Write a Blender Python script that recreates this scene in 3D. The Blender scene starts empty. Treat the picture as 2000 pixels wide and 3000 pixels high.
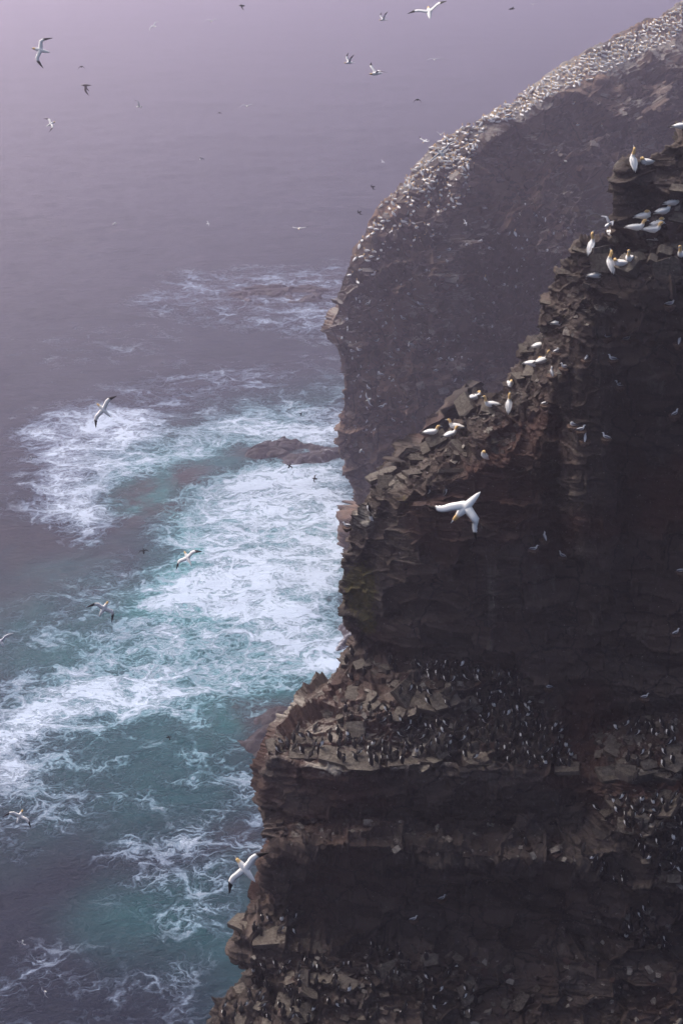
import bpy, bmesh, math, random
import numpy as np
from mathutils import Vector, Matrix

random.seed(7)
rng = np.random.default_rng(7)
S = bpy.context.scene
COL = S.collection

# ------------------------------------------------------------------ camera
CAMZ, PITCH, F = 105.0, math.radians(26.0), 4167.0
cd = bpy.data.cameras.new('camera'); cam = bpy.data.objects.new('camera', cd); COL.objects.link(cam)
cd.sensor_fit = 'VERTICAL'; cd.sensor_height = 36.0; cd.sensor_width = 24.0; cd.lens = 50.0
cd.clip_start = 0.5; cd.clip_end = 9000
cam.location = (0, 0, CAMZ); cam.rotation_euler = (math.radians(90) - PITCH, 0, 0)
S.camera = cam
# ------------------------------------------------------------------ light
SUN_EL, SUN_AZ = 48.0, -48.0          # azimuth from +Y, negative = towards -X
w = bpy.data.worlds.new('World'); S.world = w; w.use_nodes = True
wn = w.node_tree; bg = wn.nodes['Background']
sky = wn.nodes.new('ShaderNodeTexSky'); sky.sky_type = 'NISHITA'; sky.sun_disc = False
sky.sun_elevation = math.radians(SUN_EL); sky.sun_rotation = math.radians(SUN_AZ)
sky.air_density = 0.75; sky.dust_density = 7.0; sky.ozone_density = 1.0
wn.links.new(sky.outputs[0], bg.inputs[0]); bg.inputs[1].default_value = 0.15
sd = bpy.data.lights.new('sun', 'SUN'); sd.energy = 1.25; sd.angle = math.radians(30); sd.color = (1.0, 0.955, 0.965)
sun = bpy.data.objects.new('sun', sd); COL.objects.link(sun)
az, el = math.radians(SUN_AZ), math.radians(SUN_EL)
sdir = Vector((math.sin(az) * math.cos(el), math.cos(az) * math.cos(el), math.sin(el)))
sun.rotation_euler = sdir.to_track_quat('Z', 'Y').to_euler(); sun.location = (-60, 80, 180)
S.view_settings.view_transform = 'Standard'; S.view_settings.look = 'None'
S.view_settings.exposure = 0.5; S.view_settings.gamma = 1.0; S.view_settings.use_curve_mapping = False
S.cycles.use_denoising = True; S.cycles.max_bounces = 6; S.cycles.volume_bounces = 2
S.cycles.use_adaptive_sampling = True; S.cycles.adaptive_threshold = 0.02
HAZE_DENSITY, HAZE_G, HAZE_COL = 0.00112, 0.72, (0.84, 0.765, 0.945)

# ------------------------------------------------------------------ projection helpers (design time: photo point -> place)
CP, SP = math.cos(PITCH), math.sin(PITCH)
C0 = Vector((0, 0, CAMZ))
def ray(px, py):
    dx, dy = (px - 1000) / F, -(py - 1500) / F
    return Vector((dx, CP + dy * SP, -SP + dy * CP))
def atY(px, py, Y):
    d = ray(px, py); return C0 + d * (Y / d.y)
def atD(px, py, D):
    return C0 + ray(px, py) * D
def atZ(px, py, z=0.0):
    d = ray(px, py); return C0 + d * ((z - CAMZ) / d.z)
def project(P):
    P = np.asarray(P, dtype=np.float64); dz = P[..., 2] - CAMZ
    dep = P[..., 1] * CP - dz * SP; up = P[..., 1] * SP + dz * CP
    return 1000 + F * P[..., 0] / dep, 1500 - F * up / dep

# ------------------------------------------------------------------ numpy noise
def ihash(ix, iy, iz, seed):
    h = (ix.astype(np.uint32) * np.uint32(374761393) + iy.astype(np.uint32) * np.uint32(668265263)
         + iz.astype(np.uint32) * np.uint32(2246822519) + np.uint32((seed * 3266489917) & 0xffffffff))
    h = (h ^ (h >> np.uint32(13))) * np.uint32(1274126177)
    h = (h ^ (h >> np.uint32(16))) * np.uint32(2654435761)
    return h ^ (h >> np.uint32(15))
def hf(h, k):
    h = (h + np.uint32((k * 0x9E3779B9) & 0xffffffff)) * np.uint32(2246822519)
    h = h ^ (h >> np.uint32(14)); h = h * np.uint32(3266489917); h = h ^ (h >> np.uint32(16))
    return h.astype(np.float32) / np.float32(4294967295.0)
def vnoise(P, seed):
    b = np.floor(P); f = (P - b).astype(np.float32); b = b.astype(np.int64); f = f * f * (3 - 2 * f)
    out = np.zeros(len(P), np.float32)
    for dx in (0, 1):
        for dy in (0, 1):
            for dz in (0, 1):
                v = hf(ihash(b[:, 0] + dx, b[:, 1] + dy, b[:, 2] + dz, seed), 1)
                out += v * (f[:, 0] if dx else 1 - f[:, 0]) * (f[:, 1] if dy else 1 - f[:, 1]) * (f[:, 2] if dz else 1 - f[:, 2])
    return out * 2 - 1
def fbm(P, seed, oct=4, rough=0.5):
    a, s, out = 1.0, 1.0, 0
    for k in range(oct):
        out = out + a * vnoise(P * s + 17.3 * k, seed + k); a *= rough; s *= 2.03
    return out
def vor(P, cell, seed, jit=0.85):
    q = P / np.asarray(cell, np.float32); b = np.floor(q - 0.5).astype(np.int64)
    f1 = np.full(len(P), 9e9, np.float32); f2 = f1.copy()
    bid = np.zeros(len(P), np.uint32); dl = np.zeros((len(P), 3), np.float32)
    for dx in (0, 1):
        for dy in (0, 1):
            for dz in (0, 1):
                c = b + (dx, dy, dz); h = ihash(c[:, 0], c[:, 1], c[:, 2], seed)
                d = np.stack([q[:, i] - (c[:, i] + 0.5 + (hf(h, i + 1) - 0.5) * jit) for i in range(3)], 1).astype(np.float32)
                r = 0.85 * np.abs(d).max(1) + 0.15 * np.sqrt((d * d).sum(1))
                near = r < f1
                f2 = np.where(near, f1, np.minimum(f2, r)); f1 = np.where(near, r, f1)
                bid = np.where(near, h, bid); dl = np.where(near[:, None], d, dl)
    return bid, dl, f1, f2
def smooth(a, b, x):
    t = np.clip((x - a) / (b - a), 0, 1); return t * t * (3 - 2 * t)

# ------------------------------------------------------------------ object helpers
def tag(o, label=None, cat=None, group=None, kind=None):
    if label: o['label'] = label
    if cat: o['category'] = cat
    if group: o['group'] = group
    if kind: o['kind'] = kind
    return o
def new_mesh(name, V, Fc, mats, attrs=None, flat=True):
    V = np.asarray(V, np.float32).reshape(-1, 3)
    me = bpy.data.meshes.new(name)
    if isinstance(Fc, np.ndarray):
        n, k = Fc.shape
        me.vertices.add(len(V)); me.vertices.foreach_set('co', V.ravel())
        me.loops.add(n * k); me.loops.foreach_set('vertex_index', Fc.astype(np.int32).ravel())
        me.polygons.add(n); me.polygons.foreach_set('loop_start', np.arange(0, n * k, k, dtype=np.int32))
        me.update(calc_edges=True)
    else:
        me.from_pydata([tuple(v) for v in V], [], Fc); me.update()
    if not flat:
        me.polygons.foreach_set('use_smooth', np.ones(len(me.polygons), bool))
    for m in mats: me.materials.append(m)
    for k, a in (attrs or {}).items():
        at = me.color_attributes.new(k, 'FLOAT_COLOR', 'POINT')
        a = np.asarray(a, np.float32)
        if a.shape[1] == 3: a = np.concatenate([a, np.ones((len(a), 1), np.float32)], 1)
        at.data.foreach_set('color', a.ravel())
    return me
def obj(name, me, parent=None, mat=None):
    o = bpy.data.objects.new(name, me); COL.objects.link(o)
    if mat is not None: o.matrix_world = mat
    if parent is not None: o.parent = parent
    return o

# ------------------------------------------------------------------ node helpers
class G:
    def __init__(s, name):
        s.m = bpy.data.materials.new(name); s.m.use_nodes = True; s.t = s.m.node_tree
        s.b = s.t.nodes['Principled BSDF']
    def n(s, typ, ins=None, **props):
        nd = s.t.nodes.new('ShaderNode' + typ)
        for k, v in props.items(): setattr(nd, k, v)
        for k, v in (ins or {}).items(): s.put(nd.inputs[k], v)
        return nd
    def put(s, sock, v):
        if hasattr(v, 'links') or isinstance(v, bpy.types.NodeSocket): s.t.links.new(v, sock)
        elif isinstance(v, (tuple, list)) and sock.type == 'RGBA' and len(v) == 3: sock.default_value = (*v, 1)
        else: sock.default_value = v
    def math(s, op, a, b=0.0, c=None, clamp=False):
        nd = s.n('Math', {0: a, 1: b}, operation=op, use_clamp=clamp)
        if c is not None: s.put(nd.inputs[2], c)
        return nd.outputs[0]
    def ss(s, x, a, b):
        nd = s.n('MapRange', {'Value': x, 'From Min': a, 'From Max': b}, interpolation_type='SMOOTHSTEP'); return nd.outputs[0]
    def mix(s, f, a, b):
        nd = s.n('Mix', data_type='RGBA'); s.put(nd.inputs[0], f); s.put(nd.inputs[6], a); s.put(nd.inputs[7], b); return nd.outputs[2]
    def noise(s, vec, scale, detail=4.0, rough=0.5, dist=0.0):
        return s.n('TexNoise', {'Vector': vec, 'Scale': scale, 'Detail': detail, 'Roughness': rough, 'Distortion': dist})
    def mapping(s, vec, scale=(1, 1, 1), rot=(0, 0, 0), loc=(0, 0, 0)):
        return s.n('Mapping', {'Vector': vec, 'Scale': scale, 'Rotation': rot, 'Location': loc}).outputs[0]
    def pos(s): return s.n('NewGeometry').outputs['Position']
    def attr(s, name):
        a = s.n('Attribute', attribute_name=name); return s.n('SeparateColor', {0: a.outputs['Color']}).outputs
    def out(s, sock, v): s.put(s.b.inputs[sock], v)

def rock_material(name, sc=1.0, dark=(0.010, 0.006, 0.005), mid=(0.042, 0.025, 0.018), grey=(0.062, 0.053, 0.046), guano=(0.36, 0.33, 0.285), per_object=False):
    g = G(name); p = g.pos()
    big = g.noise(p, 0.22 / sc, 4, 0.6).outputs[0]
    med = g.noise(p, 1.6 / sc, 6, 0.65).outputs[0]
    strat = g.noise(g.mapping(p, (0.25 / sc, 0.25 / sc, 3.6 / sc), (0, 0.05, 0)), 1.0, 5, 0.6).outputs[0]
    fine0 = g.noise(p, 7.0 / sc, 5, 0.7).outputs[0]
    c = g.mix(g.ss(g.math('ADD', g.math('MULTIPLY', med, 0.6), g.math('MULTIPLY', fine0, 0.4)), 0.38, 0.62), dark, mid)
    c = g.mix(g.math('MULTIPLY', g.ss(strat, 0.5, 0.72), 0.7), c, (0.044, 0.028, 0.023))
    c = g.mix(g.math('MULTIPLY', g.ss(big, 0.46, 0.62), 0.75), c, g.mix(g.ss(med, 0.3, 0.7), (0.040, 0.036, 0.035), grey))
    chip = g.n('TexVoronoi', {'Vector': g.mapping(p, (1.6 / sc, 1.6 / sc, 3.4 / sc)), 'Scale': 1.0})
    cv = g.n('SeparateColor', {0: chip.outputs['Color']}).outputs
    c = g.mix(g.math('MULTIPLY', cv[0], 0.5), c, (0.022, 0.017, 0.016))
    if per_object:
        ri = g.n('ObjectInfo').outputs['Random']
        c = g.mix(g.math('MULTIPLY', g.math('MULTIPLY', ri, ri), 0.7), c, (0.105, 0.084, 0.064))
    an = g.n('Attribute', attribute_name='mask'); a = g.n('SeparateColor', {0: an.outputs['Color']}).outputs
    if not per_object:
        c = g.mix(g.math('MULTIPLY', g.attr('tone')[0], 0.85), c, g.mix(med, tuple(x * 2.8 for x in mid), tuple(x * 2.1 for x in grey)))
        c = g.mix(g.math('MULTIPLY', an.outputs['Alpha'], g.math('ADD', 0.35, g.math('MULTIPLY', med, 0.6))), c, (0.085, 0.070, 0.058))
        cq = g.mapping(g.n('VectorMath', {0: p, 1: g.noise(p, 0.7 / sc, 3, .6).outputs['Color']}).outputs[0], (0.42 / sc, 0.42 / sc, 0.30 / sc))
        ck = g.n('TexVoronoi', {'Vector': cq, 'Scale': 1.0}, feature='DISTANCE_TO_EDGE').outputs['Distance']
        crack = g.math('SUBTRACT', 1.0, g.ss(ck, 0.0, 0.035))
        c = g.mix(g.math('MULTIPLY', crack, 0.75), c, (0.012, 0.010, 0.010))
        vs = g.noise(g.mapping(p, (1.8 / sc, 1.8 / sc, 0.09 / sc)), 1.0, 6, 0.65).outputs[0]
        c = g.mix(g.math('MULTIPLY', g.ss(vs, 0.575, 0.74), 0.6), c, (0.17, 0.152, 0.132))
    fine = g.noise(p, 5.0 / sc, 7, 0.7).outputs[0]
    nz = g.n('SeparateXYZ', {0: g.n('NewGeometry').outputs['Normal']}).outputs[2]
    # red-brown stain
    c = g.mix(g.math('MULTIPLY', a[2], g.ss(big, 0.3, 0.6)), c, (0.055, 0.021, 0.015))
    # lichen
    lf = g.math('MULTIPLY', g.ss(g.math('ADD', a[1], g.math('MULTIPLY', g.math('SUBTRACT', fine, 0.5), 1.6)), 0.35, 0.75), 0.85)
    c = g.mix(lf, c, g.mix(g.ss(med, 0.35, 0.65), (0.050, 0.048, 0.012), (0.115, 0.092, 0.018)))
    # guano
    gf = g.ss(g.math('ADD', a[0], g.math('MULTIPLY', g.math('SUBTRACT', fine, 0.5), 1.3)), 0.34, 0.86)
    strk = g.noise(g.mapping(p, (5.5 / sc, 5.5 / sc, 0.5 / sc)), 1.0, 4, 0.6).outputs[0]
    gf = g.math('MULTIPLY', gf, g.ss(g.math('ADD', strk, g.math('MULTIPLY', nz, 0.5)), 0.35, 0.75))
    c = g.mix(g.math('MULTIPLY', gf, 0.85), c, g.mix(med, guano, tuple(x * 0.72 for x in guano)))
    # small white flecks
    fl = g.noise(p, 9.0 / sc, 3, 0.5).outputs[0]
    c = g.mix(g.math('MULTIPLY', g.ss(fl, 0.69, 0.74), 0.55), c, (0.42, 0.39, 0.36))
    g.out('Base Color', c); g.out('Roughness', g.math('ADD', 0.62, g.math('MULTIPLY', med, 0.3)))
    g.out('Specular IOR Level', 0.35)
    b = g.n('Bump', {'Height': g.math('ADD', g.math('MULTIPLY', fine, 1.0), g.math('MULTIPLY', strat, 0.8)), 'Strength': 1.0, 'Distance': 0.14 * sc})
    g.out('Normal', b.outputs[0])
    return g.m

def vcol_material(name, rough=0.7, spec=0.25):
    g = G(name); a = g.n('Attribute', attribute_name='Col')
    tc = g.n('TexCoord').outputs['Object']
    f = g.noise(tc, 26, 3, 0.6).outputs[0]
    c = g.mix(g.math('MULTIPLY', g.ss(f, 0.45, 0.8), 0.07), a.outputs['Color'], (0.10, 0.09, 0.085))
    g.out('Base Color', c); g.out('Roughness', rough); g.out('Specular IOR Level', spec)
    return g.m

def foam_nodes(g, p, mask):
    """returns (white factor, thin veil factor)"""
    q = g.mapping(p, (1, 1, 0))
    wv = g.noise(q, 0.11, 4, 0.6)
    off = g.n('VectorMath', {0: wv.outputs['Color'], 1: (0.5, 0.5, 0.5)}, operation='SUBTRACT').outputs[0]
    o2 = g.n('VectorMath', {0: off, 'Scale': 9.0}, operation='SCALE').outputs[0]
    wv2 = g.noise(q, 0.7, 3, 0.6)
    off2 = g.n('VectorMath', {0: wv2.outputs['Color'], 1: (0.5, 0.5, 0.5)}, operation='SUBTRACT').outputs[0]
    o3 = g.n('VectorMath', {0: off2, 'Scale': 1.1}, operation='SCALE').outputs[0]
    qw = g.n('VectorMath', {0: g.n('VectorMath', {0: q, 1: o2}).outputs[0], 1: o3}).outputs[0]
    qr = g.mapping(qw, (0.62, 1.0, 1), (0, 0, math.radians(-24)))
    def lace(scale, wid):
        v = g.n('TexVoronoi', {'Vector': qr, 'Scale': scale}, feature='DISTANCE_TO_EDGE').outputs['Distance']
        return g.math('SUBTRACT', 1.0, g.ss(v, 0.0, wid))
    l1, l2, l3, l4 = lace(0.12, 0.07), lace(0.31, 0.09), lace(0.75, 0.13), lace(1.7, 0.2)
    L = g.math('MAXIMUM', g.math('MAXIMUM', l1, g.math('MULTIPLY', l2, 0.9)), g.math('MAXIMUM', g.math('MULTIPLY', l3, 0.75), g.math('MULTIPLY', l4, 0.5)))
    n1 = g.noise(qr, 0.06, 7, 0.62).outputs[0]
    n2 = g.noise(qr, 0.24, 9, 0.74, 0.0).outputs[0]
    n3 = g.noise(qr, 1.3, 6, 0.75, 0.0).outputs[0]
    base = g.math('ADD', g.math('MULTIPLY', g.math('SUBTRACT', n1, 0.5), 1.5), g.math('ADD', g.math('MULTIPLY', g.math('SUBTRACT', n2, 0.5), 2.2), g.math('MULTIPLY', g.math('SUBTRACT', n3, 0.5), 1.0)))
    v = g.math('ADD', g.math('ADD', g.math('MULTIPLY', mask, 1.08), base), g.math('MULTIPLY', L, 0.56))
    white = g.math('MULTIPLY', g.ss(v, 0.68, 1.46), g.ss(mask, 0.01, 0.10))
    veil = g.math('MULTIPLY', g.ss(v, 0.30, 1.0), g.ss(mask, 0.01, 0.2))
    return white, veil, n2, qr

def sea_material():
    g = G('sea_water'); p = g.pos(); a = g.attr('mask')
    white, veil, n2, qr = foam_nodes(g, p, a[0])
    q = g.mapping(p, (1, 1, 0))
    bigv = g.noise(q, 0.022, 4, 0.55).outputs[0]
    deep = g.mix(bigv, (0.004, 0.009, 0.024), (0.008, 0.016, 0.036))
    teal = g.mix(g.ss(bigv, 0.35, 0.65), (0.014, 0.125, 0.145), (0.042, 0.300, 0.300))
    c = g.mix(g.math('MULTIPLY', a[1], 0.95), deep, teal)
    c = g.mix(g.math('MULTIPLY', a[2], g.ss(g.noise(q, 0.12, 5, 0.6).outputs[0], 0.3, 0.6)), c, (0.034, 0.021, 0.028))
    c = g.mix(g.math('MULTIPLY', veil, 0.62), c, g.mix(a[1], (0.24, 0.31, 0.44), (0.17, 0.53, 0.58)))
    c = g.mix(g.math('MULTIPLY', white, 0.92), c, (0.53, 0.63, 0.755))
    # scattered whitecap flecks
    fw = g.noise(g.mapping(p, (0.20, 0.5, 0), (0, 0, math.radians(-10))), 1.0, 7, 0.7).outputs[0]
    c = g.mix(g.math('MULTIPLY', g.ss(fw, 0.70, 0.80), 0.35), c, (0.5, 0.5, 0.56))
    g.out('Base Color', c)
    g.out('Roughness', g.math('ADD', 0.22, g.math('MULTIPLY', veil, 0.6)))
    g.out('IOR', 1.33); g.out('Specular IOR Level', 0.22)
    wv = g.noise(g.mapping(p, (0.30, 0.62, 0), (0, 0, math.radians(-14))), 1.0, 8, 0.62).outputs[0]
    wv2 = g.noise(g.mapping(p, (1.2, 2.2, 0), (0, 0, math.radians(8))), 1.0, 4, 0.6).outputs[0]
    h = g.math('ADD', g.math('MULTIPLY', g.math('ADD', g.math('MULTIPLY', wv, 1.1), g.math('MULTIPLY', wv2, 0.25)), g.math('SUBTRACT', 1.0, g.math('MULTIPLY', veil, 0.8))), g.math('MULTIPLY', g.math('ADD', white, n2), 0.35))
    g.out('Normal', g.n('Bump', {'Height': h, 'Strength': 0.85, 'Distance': 0.9}).outputs[0])
    return g.m

def reef_material():
    g = G('wet_reef_rock'); p = g.pos(); a = g.attr('mask')
    white, veil, n2, qr = foam_nodes(g, p, a[0])
    med = g.noise(p, 0.8, 6, 0.65).outputs[0]
    c = g.mix(med, (0.012, 0.008, 0.010), (0.040, 0.028, 0.030))
    c = g.mix(g.math('MULTIPLY', veil, 0.2), c, (0.22, 0.21, 0.26))
    c = g.mix(g.math('MULTIPLY', white, 0.9), c, (0.68, 0.70, 0.76))
    g.out('Base Color', c); g.out('Roughness', 0.6); g.out('Specular IOR Level', 0.2)
    g.out('Normal', g.n('Bump', {'Height': med, 'Strength': 0.8, 'Distance': 0.4}).outputs[0])
    return g.m

M_NEAR = rock_material('stack_rock')
M_FAR = rock_material('headland_rock', 2.2, dark=(0.026, 0.013, 0.008), mid=(0.112, 0.058, 0.034), grey=(0.115, 0.092, 0.072), guano=(0.36, 0.33, 0.29))
M_BLOCK = rock_material('loose_rock', 0.8, dark=(0.016, 0.010, 0.008), mid=(0.046, 0.031, 0.024), grey=(0.060, 0.049, 0.040), guano=(0.22, 0.195, 0.16), per_object=True)
M_SEA = sea_material(); M_REEF = reef_material()
M_BIRD = vcol_material('plumage'); M_BEAK = vcol_material('beak_horn', 0.4, 0.5)

# ------------------------------------------------------------------ lofted cliffs
def loft_net(net, nrow, ncol):
    """net: (M,K,3) control points -> dense grid, linear along both, samples per span given."""
    net = np.asarray(net, np.float64); M, K, _ = net.shape
    cols = []
    for j in range(K - 1):
        t = np.linspace(0, 1, ncol[j], endpoint=False); cols.append(net[:, j:j + 1] * (1 - t)[None, :, None] + net[:, j + 1:j + 2] * t[None, :, None])
    cols.append(net[:, -1:]); A = np.concatenate(cols, 1)
    rows, frac = [], []
    for i in range(M - 1):
        t = np.linspace(0, 1, nrow[i], endpoint=False); rows.append(A[i:i + 1] * (1 - t)[:, None, None] + A[i + 1:i + 2] * t[:, None, None]); frac.append(i + t)
    rows.append(A[-1:]); frac.append([M - 1.0])
    return np.concatenate(rows, 0), np.concatenate(frac)
def blur(A, n):
    for _ in range(n):
        B = A.copy(); B[1:-1] = 0.25 * A[:-2] + 0.5 * A[1:-1] + 0.25 * A[2:]
        A = B.copy(); A[:, 1:-1] = 0.25 * B[:, :-2] + 0.5 * B[:, 1:-1] + 0.25 * B[:, 2:]
    return A
def grid_normals(Pg):
    du = np.gradient(Pg, axis=1); dv = np.gradient(Pg, axis=0)
    n = np.cross(du, dv); n /= np.linalg.norm(n, axis=2, keepdims=True) + 1e-9
    return n
def grid_faces(R, Cc):
    i = np.arange(R - 1)[:, None] * Cc + np.arange(Cc - 1)[None, :]
    return np.stack([i, i + Cc, i + Cc + 1, i + 1], -1).reshape(-1, 4)
ROT = np.array(Matrix.Rotation(math.radians(5), 3, 'Y') @ Matrix.Rotation(math.radians(-4), 3, 'X'), np.float32)
def displace(Pg, levels, seed, coarse, strata, damp=None):
    n = grid_normals(blur(Pg, 6)); sh = Pg.shape
    P = Pg.reshape(-1, 3).astype(np.float32); N = n.reshape(-1, 3)
    Q = P @ ROT.T
    Q = Q + 0.16 * coarse[2] * np.stack([fbm(P * 0.35 / coarse[2], seed + 50 + k, 3) for k in range(3)], 1)
    d = coarse[1] * fbm(P / coarse[0], seed, 3)
    tone = np.zeros(len(P), np.float32)
    for li_, (cell, amp, tilt, crack) in enumerate(levels):
        seed += 11
        b, dl, f1, f2 = vor(Q, cell, seed)
        v = (hf(b, 5) - 0.5) * 2
        if li_ in (1, 2): tone = tone + (0.6 if li_ == 1 else 0.4) * hf(b, 9) ** 1.6
        v = v + tilt * sum((hf(b, 6 + k) - 0.5) * 2 * dl[:, k] for k in range(3))
        v = v - crack * (1 - smooth(0.0, 0.10, f2 - f1))
        d = d + amp * v
    for (thick, amp) in strata:
        zz = (Q[:, 2] + 0.3 * thick * fbm(P * 0.15 / thick, seed + 77, 2)) / thick
        k = np.floor(zz).astype(np.int64); h = ihash(k, k * 0, k * 0 + 3, seed + 5)
        d = d + amp * (hf(h, 2) - 0.5) * 2 * (0.5 + 0.5 * fbm(P * 0.12, seed + 9, 2))
    if damp is not None: d = d * damp.reshape(-1)
    return (P + N * d[:, None]).reshape(sh), tone

def finish(name, Pg, mats, maskfn, frac, tone):
    n = grid_normals(Pg)
    view = np.array((0, 0, CAMZ)) - Pg
    if (n * view).sum(2).mean() < 0: n = -n
    mask = maskfn(Pg.reshape(-1, 3).astype(np.float32), n.reshape(-1, 3), np.repeat(frac, Pg.shape[1]))
    me = new_mesh(name, Pg, grid_faces(*Pg.shape[:2]), mats, {'mask': mask, 'tone': np.repeat(tone[:, None], 3, 1)})
    return tag(obj(name, me), kind='structure')

def counts(net, res, lim):
    """sample counts so that a step is about res metres-on-picture"""
    net = np.asarray(net); px, py = project(net)
    d = lambda a, b: np.hypot(px[a] - px[b], py[a] - py[b])
    M, K = px.shape
    nr = [int(np.clip(max(np.hypot(px[i + 1, 1:K - 1] - px[i, 1:K - 1], py[i + 1, 1:K - 1] - py[i, 1:K - 1])) / res, 6, lim)) for i in range(M - 1)]
    nc = [int(np.clip(max(np.hypot(px[1:M - 1, j + 1] - px[1:M - 1, j], py[1:M - 1, j + 1] - py[1:M - 1, j])) / res, 6, lim)) for j in range(K - 1)]
    return nr, nc

# ---- near sea stack: rows from the crest down, twelve stations from the seaward tip to the right
X12 = lambda *p: p
near_rows = [
 # crest
 [(1105,1400,67),(1240,1290,68),(1340,1208,68),(1490,1130,67),(1585,985,65.5),(1628,800,63.5),(1690,715,62.3),(1790,692,61.8),(1822,486,62),(1900,470,62.5),(2000,412,62.8),(2300,300,63)],
 [(1100,1418,66.8),(1238,1345,66.2),(1350,1285,66),(1510,1200,65.2),(1605,1040,64.2),(1655,880,62.8),(1715,795,61.6),(1795,760,61.1),(1832,690,61.3),(1900,600,61.6),(2000,552,61.6),(2300,480,61.6)],
 [(1100,1440,66.4),(1245,1420,63.7),(1380,1390,63.2),(1560,1330,62.7),(1640,1100,62.2),(1700,950,61.2),(1760,900,60.6),(1825,872,60.1),(1870,852,59.6),(1920,842,59.4),(2010,832,59.1),(2300,800,59)],
 [(1022,1530,66.2),(1230,1540,63.5),(1380,1550,62.7),(1560,1490,62.3),(1640,1330,62.6),(1690,1300,61.0),(1760,1290,60.6),(1800,1300,61.7),(1860,1250,61.5),(1930,1230,61),(2010,1200,60.6),(2300,1200,60.3)],
 [(1006,1640,65.9),(1220,1700,63.4),(1390,1700,62.6),(1560,1700,62.3),(1645,1650,62.7),(1715,1620,61.4),(1785,1610,61.3),(1830,1610,62.1),(1880,1600,61.7),(1940,1600,61.2),(2010,1600,60.8),(2300,1600,60.5)],
 [(1001,1785,65.6),(1200,1835,63.4),(1390,1860,62.9),(1560,1900,62.6),(1655,1900,62.7),(1730,1900,62.4),(1790,1900,62.3),(1838,1900,62.1),(1890,1900,61.9),(1940,1900,61.6),(2010,1900,61.2),(2300,1900,61)],
 [(1052,1885,66.6),(1205,1915,64.4),(1390,1935,63.7),(1550,1985,63.3),(1650,2095,63.1),(1735,2135,62.6),(1790,2108,62.5),(1840,2096,62.3),(1890,2092,62.1),(1940,2092,61.9),(2010,2092,61.6),(2300,2085,61.2)],
 [(935,2080,62.6),(1130,2095,61),(1330,2110,60.7),(1500,2140,60.6),(1640,2195,60.6),(1730,2205,60.4),(1790,2185,60.1),(1840,2178,59.7),(1890,2178,59.5),(1940,2178,59.2),(2010,2178,59.1),(2300,2175,59)],
 [(788,2205,60),(1010,2262,58.2),(1200,2242,58.4),(1440,2250,58.4),(1640,2275,58.6),(1728,2282,58.5),(1788,2288,57.7),(1840,2288,57.4),(1890,2288,57.3),(1940,2288,57.1),(2010,2288,57),(2300,2290,57)],
 [(776,2370,60.3),(992,2385,58.7),(1200,2395,58.8),(1430,2415,58.8),(1630,2425,58.7),(1718,2400,58.1),(1780,2395,56.8),(1840,2405,56.1),(1890,2425,55.6),(1940,2435,55.4),(2010,2445,55.1),(2300,2450,55)],
 [(796,2478,58.6),(1000,2480,56.5),(1200,2490,56.4),(1430,2510,56.4),(1600,2522,56.4),(1690,2530,56.2),(1760,2560,56),(1830,2590,55.5),(1880,2600,55.1),(1930,2610,54.9),(2010,2620,54.6),(2300,2620,54.5)],
 [(776,2550,59.6),(1000,2575,58.6),(1200,2585,58.3),(1420,2600,57.9),(1590,2615,57.3),(1680,2630,56.7),(1750,2645,56.2),(1820,2662,55.8),(1880,2672,55.5),(1930,2682,55.3),(2010,2692,55),(2300,2690,55)],
 [(800,2655,59.8),(960,2688,58.8),(1150,2720,58.2),(1400,2740,57.6),(1580,2750,57.1),(1680,2742,56.6),(1750,2745,56.1),(1820,2752,55.6),(1880,2762,55.3),(1930,2772,55.1),(2010,2782,54.8),(2300,2790,54.7)],
 [(690,2740,57.8),(860,2785,56.6),(1080,2825,55.8),(1350,2850,55.4),(1550,2860,55.1),(1670,2850,54.9),(1750,2852,54.6),(1820,2852,54.3),(1880,2855,54.1),(1930,2858,54),(2010,2860,53.8),(2300,2860,53.7)],
 [(728,2862,57.7),(900,2872,56),(1085,2905,55.1),(1345,2920,54.7),(1550,2925,54.4),(1670,2920,54.2),(1750,2920,53.9),(1820,2920,53.7),(1880,2920,53.5),(1930,2920,53.4),(2010,2920,53.3),(2300,2920,53.2)],
 [(618,2995,55.6),(800,3030,53.6),(1050,3065,52.6),(1330,3080,52.2),(1550,3085,52),(1670,3085,51.9),(1750,3085,51.8),(1820,3085,51.7),(1880,3085,51.6),(1930,3085,51.5),(2010,3085,51.4),(2300,3085,51.3)],
]
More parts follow.
